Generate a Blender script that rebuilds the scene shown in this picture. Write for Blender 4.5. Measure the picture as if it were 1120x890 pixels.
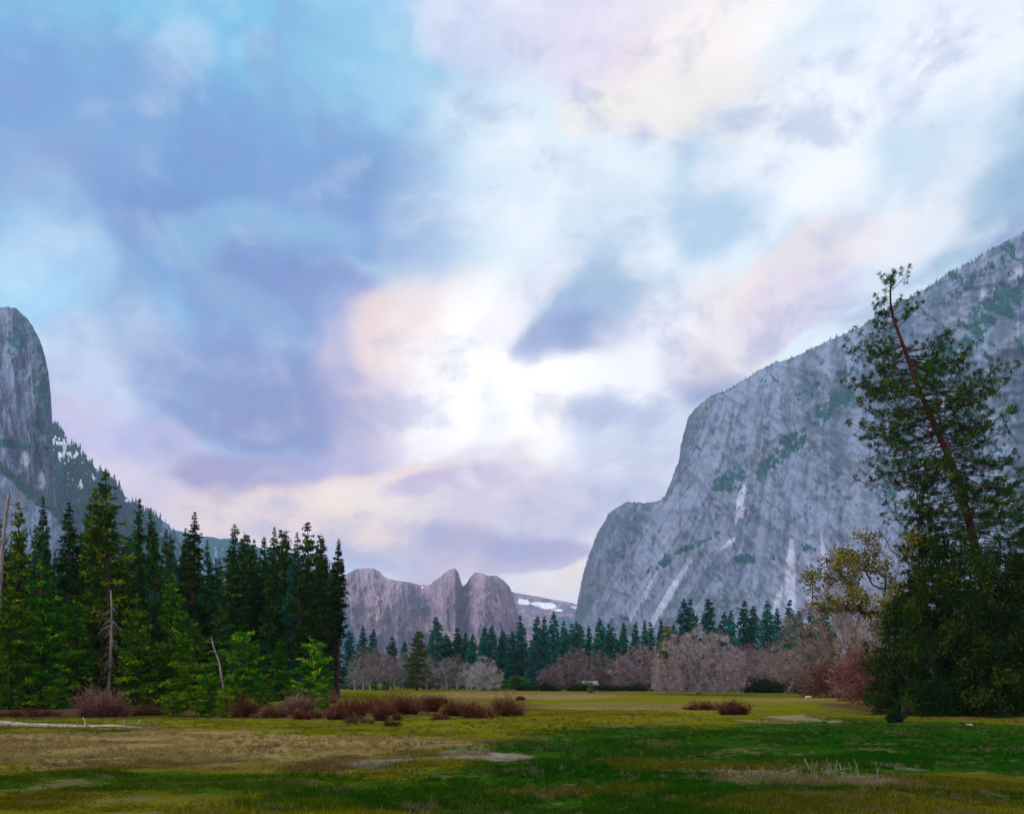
import bpy, math
import numpy as np

# ------------------------------------------------------------------ scene, camera, light
for o in list(bpy.data.objects):
    bpy.data.objects.remove(o)
S = bpy.context.scene
COL = S.collection
F, CX, HY, CAMZ = 970.0, 560.0, 745.0, 3.0        # focal length and horizon of the 1120x890 photograph, eye height (m)

cam = bpy.data.cameras.new("camera")
cam.sensor_fit = 'HORIZONTAL'
cam.sensor_width = 36.0
cam.lens = 36.0 * F / 1120.0
cam.shift_y = (HY - 445.0) / 1120.0
cam.clip_start, cam.clip_end = 0.5, 40000.0
camo = bpy.data.objects.new("camera", cam)
camo.location = (0, 0, CAMZ)
camo.rotation_euler = (math.radians(90), 0, 0)
COL.objects.link(camo)
S.camera = camo

S.view_settings.view_transform = 'Standard'
S.view_settings.look = 'None'
S.view_settings.exposure = 0.0
S.view_settings.gamma = 1.0
S.view_settings.use_curve_mapping = False
S.render.engine = 'CYCLES'
cy = S.cycles
cy.max_bounces = 4
cy.diffuse_bounces = 2
cy.glossy_bounces = 1
cy.transmission_bounces = 2
cy.volume_bounces = 0
cy.transparent_max_bounces = 4
cy.use_denoising = True
cy.caustics_reflective = False
cy.caustics_refractive = False

SUN_EL, SUN_AZ = math.radians(18.0), math.radians(-1.5)    # behind the clouds down the valley
sun = bpy.data.lights.new("sun", 'SUN')
sun.energy = 0.6
sun.angle = math.radians(20)
sun.color = (1.0, 0.88, 0.76)
suno = bpy.data.objects.new("sun", sun)
sd = (math.sin(SUN_AZ) * math.cos(SUN_EL), math.cos(SUN_AZ) * math.cos(SUN_EL), math.sin(SUN_EL))
from mathutils import Vector
suno.rotation_euler = Vector(sd).to_track_quat('Z', 'Y').to_euler()
suno.location = (0, 0, 500)
COL.objects.link(suno)

def lin(r, g, b, k=1.0):
    def c(v):
        v = v / 255.0
        return (v / 12.92 if v <= 0.04045 else ((v + 0.055) / 1.055) ** 2.4) * k
    return (c(r), c(g), c(b), 1.0)

class NT:
    """small node tree helper"""
    def __init__(self, nt):
        self.nt = nt
        nt.nodes.clear()
    def n(self, t, props=None, **ins):
        nd = self.nt.nodes.new(t)
        for k, v in (props or {}).items():
            setattr(nd, k, v)
        for k, v in ins.items():
            key = int(k[1:]) if k[0] == 'i' and k[1:].isdigit() else k.replace('_', ' ')
            self.put(nd.inputs[key], v)
        return nd
    def put(self, sock, v):
        if isinstance(v, bpy.types.NodeSocket):
            self.nt.links.new(v, sock)
        else:
            sock.default_value = v
    def math(self, op, a, b=0.0, clamp=False):
        nd = self.n('ShaderNodeMath', {'operation': op, 'use_clamp': clamp})
        self.put(nd.inputs[0], a)
        self.put(nd.inputs[1], b)
        return nd.outputs[0]
    def vmath(self, op, a, b=(0, 0, 0)):
        nd = self.n('ShaderNodeVectorMath', {'operation': op})
        self.put(nd.inputs[0], a)
        self.put(nd.inputs[1], b)
        return nd.outputs[0]
    def scale(self, a, s):
        nd = self.n('ShaderNodeVectorMath', {'operation': 'SCALE'})
        self.put(nd.inputs[0], a)
        self.put(nd.inputs['Scale'], s)
        return nd.outputs[0]
    def mix(self, f, a, b, blend='MIX'):
        nd = self.n('ShaderNodeMix', {'data_type': 'RGBA', 'blend_type': blend})
        self.put(nd.inputs[0], f)
        self.put(nd.inputs[6], a)
        self.put(nd.inputs[7], b)
        return nd.outputs[2]
    def rng(self, v, a, b, c=0.0, d=1.0, smooth=True):
        nd = self.n('ShaderNodeMapRange', {'interpolation_type': 'SMOOTHSTEP' if smooth else 'LINEAR'})
        for i, x in enumerate((v, a, b, c, d)):
            self.put(nd.inputs[i], x)
        return nd.outputs[0]
    def noise(self, vec, scale, detail=4.0, rough=0.55, out='Fac', dim='3D'):
        nd = self.n('ShaderNodeTexNoise', {'noise_dimensions': dim}, Vector=vec, Scale=scale, Detail=detail, Roughness=rough)
        return nd.outputs[out]

# ---- world: Nishita sky behind a broken evening cloud deck
W = bpy.data.worlds.new("World")
S.world = W
W.use_nodes = True
T = NT(W.node_tree)
gen = T.n('ShaderNodeTexCoord').outputs['Generated']
sep = T.n('ShaderNodeSeparateXYZ', Vector=gen)
az = T.math('ARCTAN2', sep.outputs[0], sep.outputs[1])
el = T.math('ARCSINE', sep.outputs[2])
ang = T.n('ShaderNodeCombineXYZ', X=az, Y=el).outputs[0]
w1 = T.scale(T.vmath('SUBTRACT', T.noise(gen, 6.0, 2.0, 0.45, 'Color'), (0.5, 0.5, 0.5)), 0.10)
w2 = T.scale(T.vmath('SUBTRACT', T.noise(gen, 18.0, 2.0, 0.5, 'Color'), (0.5, 0.5, 0.5)), 0.025)
P = T.vmath('ADD', T.vmath('ADD', ang, w1), w2)
psep = T.n('ShaderNodeSeparateXYZ', Vector=P)
def sky_ang(px, py):
    return (math.atan((px - CX) / F), math.atan((HY - py) / math.hypot(F, px - CX)))
# open base: blue on the left and overhead, pale to the right, lavender behind the viewer
c = T.mix(T.rng(psep.outputs[0], -0.25, 0.1), lin(146, 212, 249), lin(228, 243, 253))
c = T.mix(T.rng(psep.outputs[1], 0.30, 0.02, 0.0, 0.75), c, lin(244, 224, 228))
BLOBS = [  # px, py, rx, ry, tilt (deg, + = up to the right), colour, strength
 (150, 10, 340, 100, 0, (128, 208, 249), .85), (420, 90, 130, 110, 0, (150, 212, 248), .6),
 (190, 40, 45, 28, 20, (192, 222, 246), .55), (275, 40, 30, 16, 0, (175, 220, 248), .5),
 (150, 170, 300, 110, 0, (126, 176, 232), .95), (350, 235, 190, 70, 0, (122, 170, 228), .95),
 (110, 250, 190, 70, -10, (124, 170, 228), .8), (240, 275, 150, 45, -8, (118, 160, 222), .85),
 (20, 330, 80, 130, 0, (178, 222, 249), .7), (290, 272, 110, 40, 12, (160, 214, 248), .55),
 (395, 305, 60, 26, 15, (204, 238, 251), .85), (120, 370, 80, 40, 0, (216, 232, 250), .6),
 (200, 400, 110, 60, -15, (150, 188, 234), .75),
 (340, 360, 110, 75, 0, (122, 154, 218), .95), (420, 335, 60, 50, 20, (138, 168, 226), .8),
 (255, 430, 150, 50, 0, (138, 164, 220), .9), (320, 455, 150, 42, 12, (140, 156, 212), .9),
 (285, 350, 60, 26, -20, (164, 206, 244), .45),
 (70, 430, 80, 70, 0, (222, 232, 250), .75), (100, 480, 130, 40, -12, (236, 230, 246), .8),
 (185, 500, 150, 40, -12, (200, 192, 230), .8), (290, 520, 160, 28, 14, (172, 164, 214), .9),
 (170, 545, 120, 30, -15, (232, 220, 236), .8), (400, 485, 90, 32, 22, (182, 176, 220), .8),
 (465, 405, 96, 90, 20, (238, 216, 230), .75), (492, 348, 84, 50, 20, (252, 228, 222), .8), (600, 440, 110, 90, 20, (252, 252, 254), .9),
 (560, 475, 70, 34, 30, (255, 246, 226), .6), (540, 415, 110, 95, 25, (255, 254, 252), 1.), (535, 425, 60, 50, 20, (255, 254, 250), 1.), (420, 538, 200, 28, 8, (251, 224, 214), .9),
 (440, 558, 140, 36, 4, (255, 240, 222), 1.), (340, 582, 110, 26, 0, (250, 226, 220), .85),
 (520, 500, 60, 22, 10, (226, 208, 226), .6), (495, 525, 70, 15, 4, (192, 178, 216), .85),
 (600, 545, 170, 45, 0, (206, 198, 226), .85), (570, 600, 130, 24, -4, (174, 166, 206), .95),
 (480, 612, 110, 14, 0, (206, 190, 214), .8), (625, 632, 60, 14, 10, (250, 238, 230), .9),
 (690, 480, 120, 50, 10, (206, 218, 240), .8), (720, 530, 60, 60, 0, (196, 204, 230), .6),
 (610, 240, 150, 110, 0, (230, 244, 253), .75), (660, 250, 60, 50, 0, (196, 220, 242), .5),
 (650, 320, 95, 45, 0, (156, 196, 232), .9), (630, 362, 62, 28, 8, (142, 168, 222), .85),
 (560, 330, 70, 25, 30, (240, 238, 248), .7),
 (745, 412, 48, 26, -25, (152, 168, 218), .95), (640, 450, 40, 18, 20, (204, 214, 238), .7),
 (800, 185, 90, 70, 40, (182, 214, 238), .85), (770, 235, 50, 40, 40, (168, 204, 234), .7),
 (830, 110, 90, 26, 40, (214, 230, 246), .6), (920, 225, 80, 40, 35, (178, 216, 240), .7),
 (880, 150, 70, 90, 40, (248, 251, 254), .75), (1060, 130, 120, 50, 30, (200, 224, 244), .6),
 (1080, 210, 110, 55, 25, (160, 202, 234), .9), (1000, 245, 70, 30, 25, (244, 246, 251), .55),
 (740, 95, 110, 46, 0, (254, 244, 234), .8), (700, 30, 130, 50, 0, (246, 230, 240), .7),
 (810, 20, 90, 40, 20, (253, 247, 240), .7), (580, 30, 110, 60, 0, (222, 218, 244), .6),
 (1060, 40, 130, 60, 0, (244, 248, 254), .8), (890, 290, 100, 40, 20, (250, 234, 232), .7),
 (790, 355, 60, 70, 20, (252, 236, 232), .65), (860, 355, 90, 40, 20, (236, 224, 240), .8),
 (700, 380, 50, 60, 0, (248, 244, 250), .7), (1060, 285, 110, 24, 30, (158, 184, 228), .85),
]
cl1 = T.math('MULTIPLY', T.math('SUBTRACT', T.noise(T.vmath('ADD', gen, T.scale(w1, 0.6)), 6.0, 9.0, 0.57), 0.5), 1.45)
cl2 = T.math('MULTIPLY', T.math('SUBTRACT', T.noise(T.vmath('ADD', gen, (3.7, 1.9, 5.2)), 9.0, 9.0, 0.57), 0.5), 1.25)
for n_, (px, py, rx, ry, tilt, col, st) in enumerate(BLOBS):
    a, e = sky_ang(px, py)
    m = T.n('ShaderNodeMapping', {'vector_type': 'TEXTURE'}, Vector=P)
    m.inputs['Location'].default_value = (a, e, 0)
    m.inputs['Rotation'].default_value = (0, 0, math.radians(tilt))
    m.inputs['Scale'].default_value = (1.35 * rx / F * math.cos(a), 1.35 * ry / F * math.cos(e) * math.cos(a), 1)
    g = T.n('ShaderNodeTexGradient', {'gradient_type': 'SPHERICAL'}, Vector=m.outputs[0]).outputs['Fac']
    edge = T.math('MULTIPLY', (cl1 if n_ % 2 else cl2), T.rng(g, 0.0, 0.25, 0.0, 1.0, False))      # broken edges only inside the cloud's reach
    k_ = 1.12 if min(col) > 248 else (1.06 if min(col) > 235 else (0.82 if min(col) < 165 else 0.97))
    c = T.mix(T.rng(T.math('ADD', g, edge), 0.0, 0.62, 0.0, st), c, lin(*col, k_))
wisp = T.noise(T.vmath('ADD', gen, T.scale(w1, 0.8)), 5.0, 7.0, 0.54)
c = T.mix(T.rng(wisp, 0.54, 0.74, 0.0, 0.10), c, lin(246, 248, 254, 1.1))
c = T.mix(T.rng(wisp, 0.46, 0.30, 0.0, 0.40), c, lin(140, 172, 226))
# lit and shaded sides of the cloud lumps
nc_ = lambda v_: T.math('ADD', T.noise(v_, 6.5, 9.0, 0.56), T.math('MULTIPLY', T.noise(v_, 16.0, 6.0, 0.55), 0.25))
cv = T.vmath('MULTIPLY', T.vmath('ADD', gen, T.scale(w1, 0.7)), (1.0, 1.0, 1.5))
cv2 = T.vmath('ADD', cv, (0.015, 0.0, -0.045))
emb = T.math('SUBTRACT', nc_(cv), nc_(cv2))
c = T.mix(T.rng(emb, 0.0, 0.18, 0.0, T.rng(psep.outputs[0], -0.22, 0.0, 0.15, 0.32)), c, lin(252, 250, 252, 1.12))
c = T.mix(T.rng(emb, 0.0, -0.18, 0.0, 0.42), c, lin(132, 158, 214, .9))
# unseen sky overhead and behind the viewer, brightened to light the land
c = T.mix(T.rng(el, 0.66, 1.0), c, lin(226, 232, 246, 1.30))
c = T.mix(T.rng(sep.outputs[1], 0.15, -0.35), c, lin(224, 228, 246, 1.12))
key_glow = T.n('ShaderNodeVectorMath', {'operation': 'DOT_PRODUCT'})
T.put(key_glow.inputs[0], gen); T.put(key_glow.inputs[1], (-0.66, -0.50, 0.56))
c = T.mix(T.rng(key_glow.outputs['Value'], 0.72, 0.97), c, (4.0, 3.8, 3.7, 1))  # added glow out of view at rear left, soft key for cliff and trees
nish = T.n('ShaderNodeTexSky', {'sky_type': 'NISHITA', 'sun_disc': False, 'sun_elevation': SUN_EL, 'sun_rotation': SUN_AZ, 'altitude': 1200.0})
bg1 = T.n('ShaderNodeBackground', Color=nish.outputs[0], Strength=0.08)
bg2 = T.n('ShaderNodeBackground', Color=c, Strength=1.08)
mx = T.n('ShaderNodeMixShader', Fac=0.93)
T.put(mx.inputs[1], bg1.outputs[0])
T.put(mx.inputs[2], bg2.outputs[0])
wo = T.n('ShaderNodeOutputWorld', Surface=mx.outputs[0])

# ------------------------------------------------------------------ helpers
def at(px, py_or_none, d, z=0.0):
    x = (px - CX) / F * d
    return np.array([x, d, z if py_or_none is None else CAMZ + (HY - py_or_none) / F * d])
def dist(py):                    # distance of flat ground seen at image row py
    return F * CAMZ / (py - HY)
def ground_h(x, y):
    x = np.asarray(x, float); y = np.asarray(y, float)
    h = 0.10 * np.sin(x * 0.11 + 1.3) * np.sin(y * 0.09 + 0.4) + 0.06 * np.sin(x * 0.31 + y * 0.23) + 0.035 * np.sin(x * 0.9 - y * 0.7 + 2)
    return h
def norm(v):
    return v / np.maximum(np.linalg.norm(v, axis=-1, keepdims=True), 1e-9)

def vhash(ix, iy, iz, seed):
    h = (ix.astype(np.int64) * 374761393 + iy.astype(np.int64) * 668265263 + iz.astype(np.int64) * 2147483647 + seed * 974711) & 0xFFFFFFFF
    h = ((h ^ (h >> 13)) * 1274126177) & 0xFFFFFFFF
    h = ((h ^ (h >> 16)) * 2246822519) & 0xFFFFFFFF
    return ((h ^ (h >> 15)) & 0xFFFFFF) / float(0xFFFFFF)
def vnoise(x, y, z, seed=0):
    x, y, z = np.broadcast_arrays(np.asarray(x, float), np.asarray(y, float), np.asarray(z, float))
    ix, iy, iz = np.floor(x), np.floor(y), np.floor(z)
    fx, fy, fz = x - ix, y - iy, z - iz
    fx, fy, fz = [t * t * t * (t * (t * 6 - 15) + 10) for t in (fx, fy, fz)]
    r = 0
    for a in (0, 1):
        for b in (0, 1):
            for cc in (0, 1):
                wgt = (fx if a else 1 - fx) * (fy if b else 1 - fy) * (fz if cc else 1 - fz)
                r = r + wgt * vhash(ix + a, iy + b, iz + cc, seed)
    return r
def fbm(x, y, z, octs=5, gain=0.5, seed=0, ridged=False):
    x, y, z = np.broadcast_arrays(np.asarray(x, float), np.asarray(y, float), np.asarray(z, float))
    s, a, t = 0, 1.0, 0
    for o in range(octs):
        k = 2.0 ** o
        a_, b_ = 0.6 + 1.1 * o, 0.4 + 0.7 * o
        xr = x * math.cos(a_) - z * math.sin(a_); zr = x * math.sin(a_) + z * math.cos(a_)
        yr = y * math.cos(b_) - xr * math.sin(b_); xr = y * math.sin(b_) + xr * math.cos(b_)
        v = vnoise(xr * k, yr * k, zr * k, seed + o * 17)
        if ridged:
            v = 1 - abs(2 * v - 1)
        s = s + a * v
        t += a
        a *= gain
    return s / t                  # 0..1
def sstep(v, a, b):
    t = np.clip((v - a) / (b - a), 0, 1)
    return t * t * (3 - 2 * t)

class MB:
    """mesh collector: vertices, triangles, one float attribute per vertex"""
    def __init__(self):
        self.v, self.t, self.a, self.nv = [], [], [], 0
    def add(self, v, t, a=0.5):
        v = np.asarray(v, np.float32).reshape(-1, 3)
        self.v.append(v)
        self.t.append(np.asarray(t, np.int64).reshape(-1, 3) + self.nv)
        self.a.append(np.broadcast_to(np.asarray(a, np.float32), (len(v),)))
        self.nv += len(v)
    def kites(self, base, d, ln, wd, tint, rng, mid=0.45):
        """thin pointed leaves or twigs: two triangles each"""
        base = np.asarray(base, float).reshape(-1, 3)
        n = len(base)
        if not n:
            return
        d = norm(np.broadcast_to(d, (n, 3)))
        side = norm(np.cross(d, rng.normal(size=(n, 3))))
        ln = np.broadcast_to(ln, (n,))[:, None]
        wd = np.broadcast_to(wd, (n,))[:, None]
        m = base + d * ln * mid
        v = np.stack([base, m - side * wd / 2, m + side * wd / 2, base + d * ln], 1).reshape(-1, 3)
        i = np.arange(n)[:, None] * 4
        t = np.concatenate([i + [[0, 1, 2]], i + [[1, 3, 2]]], 1).reshape(-1, 3)
        self.add(v, t, np.repeat(np.broadcast_to(tint, (n,)), 4))
    def tube(self, pts, rad, n=6, tint=0.5):
        pts = np.asarray(pts, float)
        rad = np.broadcast_to(rad, (len(pts),))
        tg = norm(np.gradient(pts, axis=0))
        ref = np.where(abs(tg[:, 2:3]) > 0.9, np.array([[1., 0, 0]]), np.array([[0, 0, 1.]]))
        u = norm(np.cross(tg, ref))
        w = np.cross(tg, u)
        if abs(tg[0, 2]) > 0.5:     # keep the ring from flipping along an upright stem
            ref = np.array([[1., 0.13, 0]])
            u = norm(np.cross(tg, np.broadcast_to(ref, tg.shape)))
            w = np.cross(tg, u)
        an = np.arange(n) / n * 2 * math.pi
        ring = pts[:, None] + rad[:, None, None] * (np.cos(an)[None, :, None] * u[:, None] + np.sin(an)[None, :, None] * w[:, None])
        v = ring.reshape(-1, 3)
        k = len(pts)
        t = []
        for i in range(k - 1):
            for j in range(n):
                a, b = i * n + j, i * n + (j + 1) % n
                t += [(a, b, a + n), (b, b + n, a + n)]
        v = np.concatenate([v, pts[:1], pts[-1:]])
        for j in range(n):
            t.append((k * n, (j + 1) % n, j))
            t.append((k * n + 1, (k - 1) * n + j, (k - 1) * n + (j + 1) % n))
        self.add(v, t, tint)
    def sticks(self, a, b, ra, rb, tint=0.5):
        """three-sided tapered sticks, many at once"""
        a = np.asarray(a, float).reshape(-1, 3); b = np.asarray(b, float).reshape(-1, 3)
        n = len(a)
        if not n:
            return
        d = norm(b - a)
        ref = np.where(abs(d[:, 2:3]) > 0.8, np.array([[1., 0, 0]]), np.array([[0, 0, 1.]]))
        u = norm(np.cross(d, ref)); w = np.cross(d, u)
        ra = np.broadcast_to(ra, (n,))[:, None]; rb = np.broadcast_to(rb, (n,))[:, None]
        vs = []
        for (p, r) in ((a, ra), (b, rb)):
            for k in range(3):
                an = k * 2 * math.pi / 3
                vs.append(p + r * (math.cos(an) * u + math.sin(an) * w))
        v = np.stack(vs, 1).reshape(-1, 3)
        i = np.arange(n)[:, None] * 6
        t = np.concatenate([i + [[k, (k + 1) % 3, k + 3]] for k in range(3)] + [i + [[(k + 1) % 3, (k + 1) % 3 + 3, k + 3]] for k in range(3)], 1).reshape(-1, 3)
        self.add(v, t, tint)
    def mesh(self, name, mat, smooth=False):
        v = np.concatenate(self.v); t = np.concatenate(self.t); a = np.concatenate(self.a)
        return make_mesh(name, v, t, mat, {'tint': a}, smooth)

def make_mesh(name, v, t, mat, attrs=None, smooth=False):
    me = bpy.data.meshes.new(name)
    k = t.shape[1]
    me.vertices.add(len(v)); me.loops.add(t.size); me.polygons.add(len(t))
    me.vertices.foreach_set('co', np.ascontiguousarray(v, np.float32).ravel())
    me.loops.foreach_set('vertex_index', np.ascontiguousarray(t, np.int32).ravel())
    me.polygons.foreach_set('loop_start', np.arange(0, t.size, k, dtype=np.int32))
    me.polygons.foreach_set('use_smooth', np.full(len(t), smooth, dtype=bool))
    for an, av in (attrs or {}).items():
        at_ = me.attributes.new(an, 'FLOAT', 'POINT')
        at_.data.foreach_set('value', np.ascontiguousarray(av, np.float32))
    me.update(calc_edges=True)
    me.validate()
    me.materials.append(mat)
    return me

def link(name, data, parent=None):
    o = bpy.data.objects.new(name, data)
    COL.objects.link(o)
    if parent is not None:
        o.parent = parent
    return o
def tag(o, label=None, cat=None, group=None, kind=None):
    if label: o['label'] = label
    if cat: o['category'] = cat
    if group: o['group'] = group
    if kind: o['kind'] = kind
    return o
def thing(name, parts, loc, scale, rz, label, cat, group=None):
    """an Empty at the thing's base with one child object per part (meshes are shared between copies)"""
    r = link(name, None)
    r.location = [float(q) for q in loc]; r.scale = [float(q) for q in scale]; r.rotation_euler = (0, 0, float(rz))
    tag(r, label, cat, group)
    for pn, me in parts:
        link(pn, me, r)
    return r

# ------------------------------------------------------------------ materials
def leaf_mat(name, dark, mid, light, transl=0.25, vary=0.25):
    m = bpy.data.materials.new(name); m.use_nodes = True
    t = NT(m.node_tree)
    tint = t.n('ShaderNodeAttribute', {'attribute_name': 'tint'}).outputs['Fac']
    rp = t.n('ShaderNodeValToRGB', Fac=tint)
    e = rp.color_ramp.elements
    e[0].position, e[0].color = 0.0, (*dark, 1)
    e[1].position, e[1].color = 1.0, (*light, 1)
    k = rp.color_ramp.elements.new(0.6); k.color = (*mid, 1)
    rnd = t.n('ShaderNodeObjectInfo').outputs['Random']
    hs = t.n('ShaderNodeHueSaturation', Color=rp.outputs[0], Value=t.rng(rnd, 0, 1, 1 - vary, 1 + vary, False), Hue=t.rng(t.math('FRACT', t.math('MULTIPLY', rnd, 7.31)), 0, 1, 0.48, 0.52, False))
    di = t.n('ShaderNodeBsdfDiffuse', Color=hs.outputs[0])
    tr = t.n('ShaderNodeBsdfTranslucent', Color=hs.outputs[0])
    mx = t.n('ShaderNodeMixShader', Fac=transl)
    t.put(mx.inputs[1], di.outputs[0]); t.put(mx.inputs[2], tr.outputs[0])
    t.n('ShaderNodeOutputMaterial', Surface=mx.outputs[0])
    return m
def bark_mat(name, a, b, scale=3.0):
    m = bpy.data.materials.new(name); m.use_nodes = True
    t = NT(m.node_tree)
    co = t.n('ShaderNodeTexCoord').outputs['Object']
    mp = t.n('ShaderNodeMapping', Vector=co); mp.inputs['Scale'].default_value = (1, 1, 0.18)
    nz = t.noise(mp.outputs[0], scale, 6.0, 0.7)
    col = t.mix(t.rng(nz, 0.35, 0.65), (*a, 1), (*b, 1))
    bs = t.n('ShaderNodeBsdfDiffuse', Color=col)
    bp = t.n('ShaderNodeBump', Height=nz, Distance=0.05, Strength=0.8)
    t.put(bs.inputs['Normal'], bp.outputs[0])
    t.n('ShaderNodeOutputMaterial', Surface=bs.outputs[0])
    return m

M_FIR = leaf_mat('dark conifer needles', (0.005, 0.028, 0.007), (0.009, 0.046, 0.005), (0.095, 0.190, 0.010), vary=0.35)
M_PINE = leaf_mat('olive pine needles', (0.010, 0.036, 0.005), (0.030, 0.082, 0.004), (0.300, 0.340, 0.010))
M_YOUNG = leaf_mat('fresh green needles', (0.010, 0.050, 0.004), (0.026, 0.120, 0.003), (0.260, 0.420, 0.009), vary=0.35)
M_RC = leaf_mat('olive shade darkened sprays', (0.005, 0.020, 0.008), (0.008, 0.026, 0.004), (0.075, 0.095, 0.006), 0.2)  # colour darkened for the shadow over the right grove
M_PINEC = leaf_mat('open pine needle tufts', (0.008, 0.036, 0.007), (0.018, 0.062, 0.008), (0.110, 0.175, 0.012))
M_FAR = leaf_mat('haze tinted fir needles', (0.006, 0.050, 0.042), (0.012, 0.115, 0.088), (0.035, 0.180, 0.115), vary=0.3)  # teal of the distance haze is put into the needle colour
M_YEL = leaf_mat('yellow green needles', (0.030, 0.070, 0.008), (0.090, 0.130, 0.012), (0.210, 0.220, 0.024))
M_OAKLEAF = leaf_mat('yellow brown oak leaves', (0.050, 0.034, 0.010), (0.130, 0.110, 0.016), (0.200, 0.180, 0.020))
M_RUST = leaf_mat('rusty leaves', (0.050, 0.016, 0.010), (0.130, 0.045, 0.022), (0.200, 0.090, 0.045))
M_TWIG = leaf_mat('pinkish bare twigs', (0.05, 0.034, 0.036), (0.18, 0.128, 0.130), (0.37, 0.285, 0.275), 0.25)
M_TWIGP = leaf_mat('pink bare twigs', (0.06, 0.036, 0.044), (0.20, 0.130, 0.142), (0.42, 0.31, 0.31), 0.25)
M_TWIGG = leaf_mat('grey bare twigs', (0.13, 0.12, 0.12), (0.29, 0.265, 0.26), (0.46, 0.42, 0.41), 0.25)
M_SHRUB = leaf_mat('dark red willow stems', (0.030, 0.010, 0.006), (0.085, 0.030, 0.016), (0.210, 0.100, 0.060), 0.1)
M_SHRUBP = leaf_mat('pale red brush', (0.055, 0.026, 0.018), (0.150, 0.078, 0.056), (0.280, 0.175, 0.135), 0.1)
M_ROUND = leaf_mat('bright bushy pine needles', (0.012, 0.060, 0.004), (0.045, 0.165, 0.006), (0.320, 0.460, 0.014))
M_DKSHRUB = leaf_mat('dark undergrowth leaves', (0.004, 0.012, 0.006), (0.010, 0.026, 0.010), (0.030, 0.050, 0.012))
M_BARK = bark_mat('dark conifer bark', (0.030, 0.016, 0.014), (0.085, 0.045, 0.038))
M_BARKR = bark_mat('red pine bark', (0.026, 0.009, 0.008), (0.075, 0.026, 0.020), 2.0)
M_BARKG = bark_mat('grey oak bark', (0.030, 0.024, 0.026), (0.075, 0.060, 0.062))
M_BARKP = bark_mat('pale birch bark', (0.20, 0.19, 0.19), (0.45, 0.42, 0.40))
M_DEAD = bark_mat('bleached dead wood', (0.11, 0.09, 0.085), (0.27, 0.235, 0.225), 4.0)
M_LOG = bark_mat('sun bleached log', (0.15, 0.125, 0.12), (0.36, 0.32, 0.30), 4.0)
M_STICK = bark_mat('weathered sticks', (0.10, 0.08, 0.06), (0.21, 0.18, 0.155), 4.0)

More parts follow.
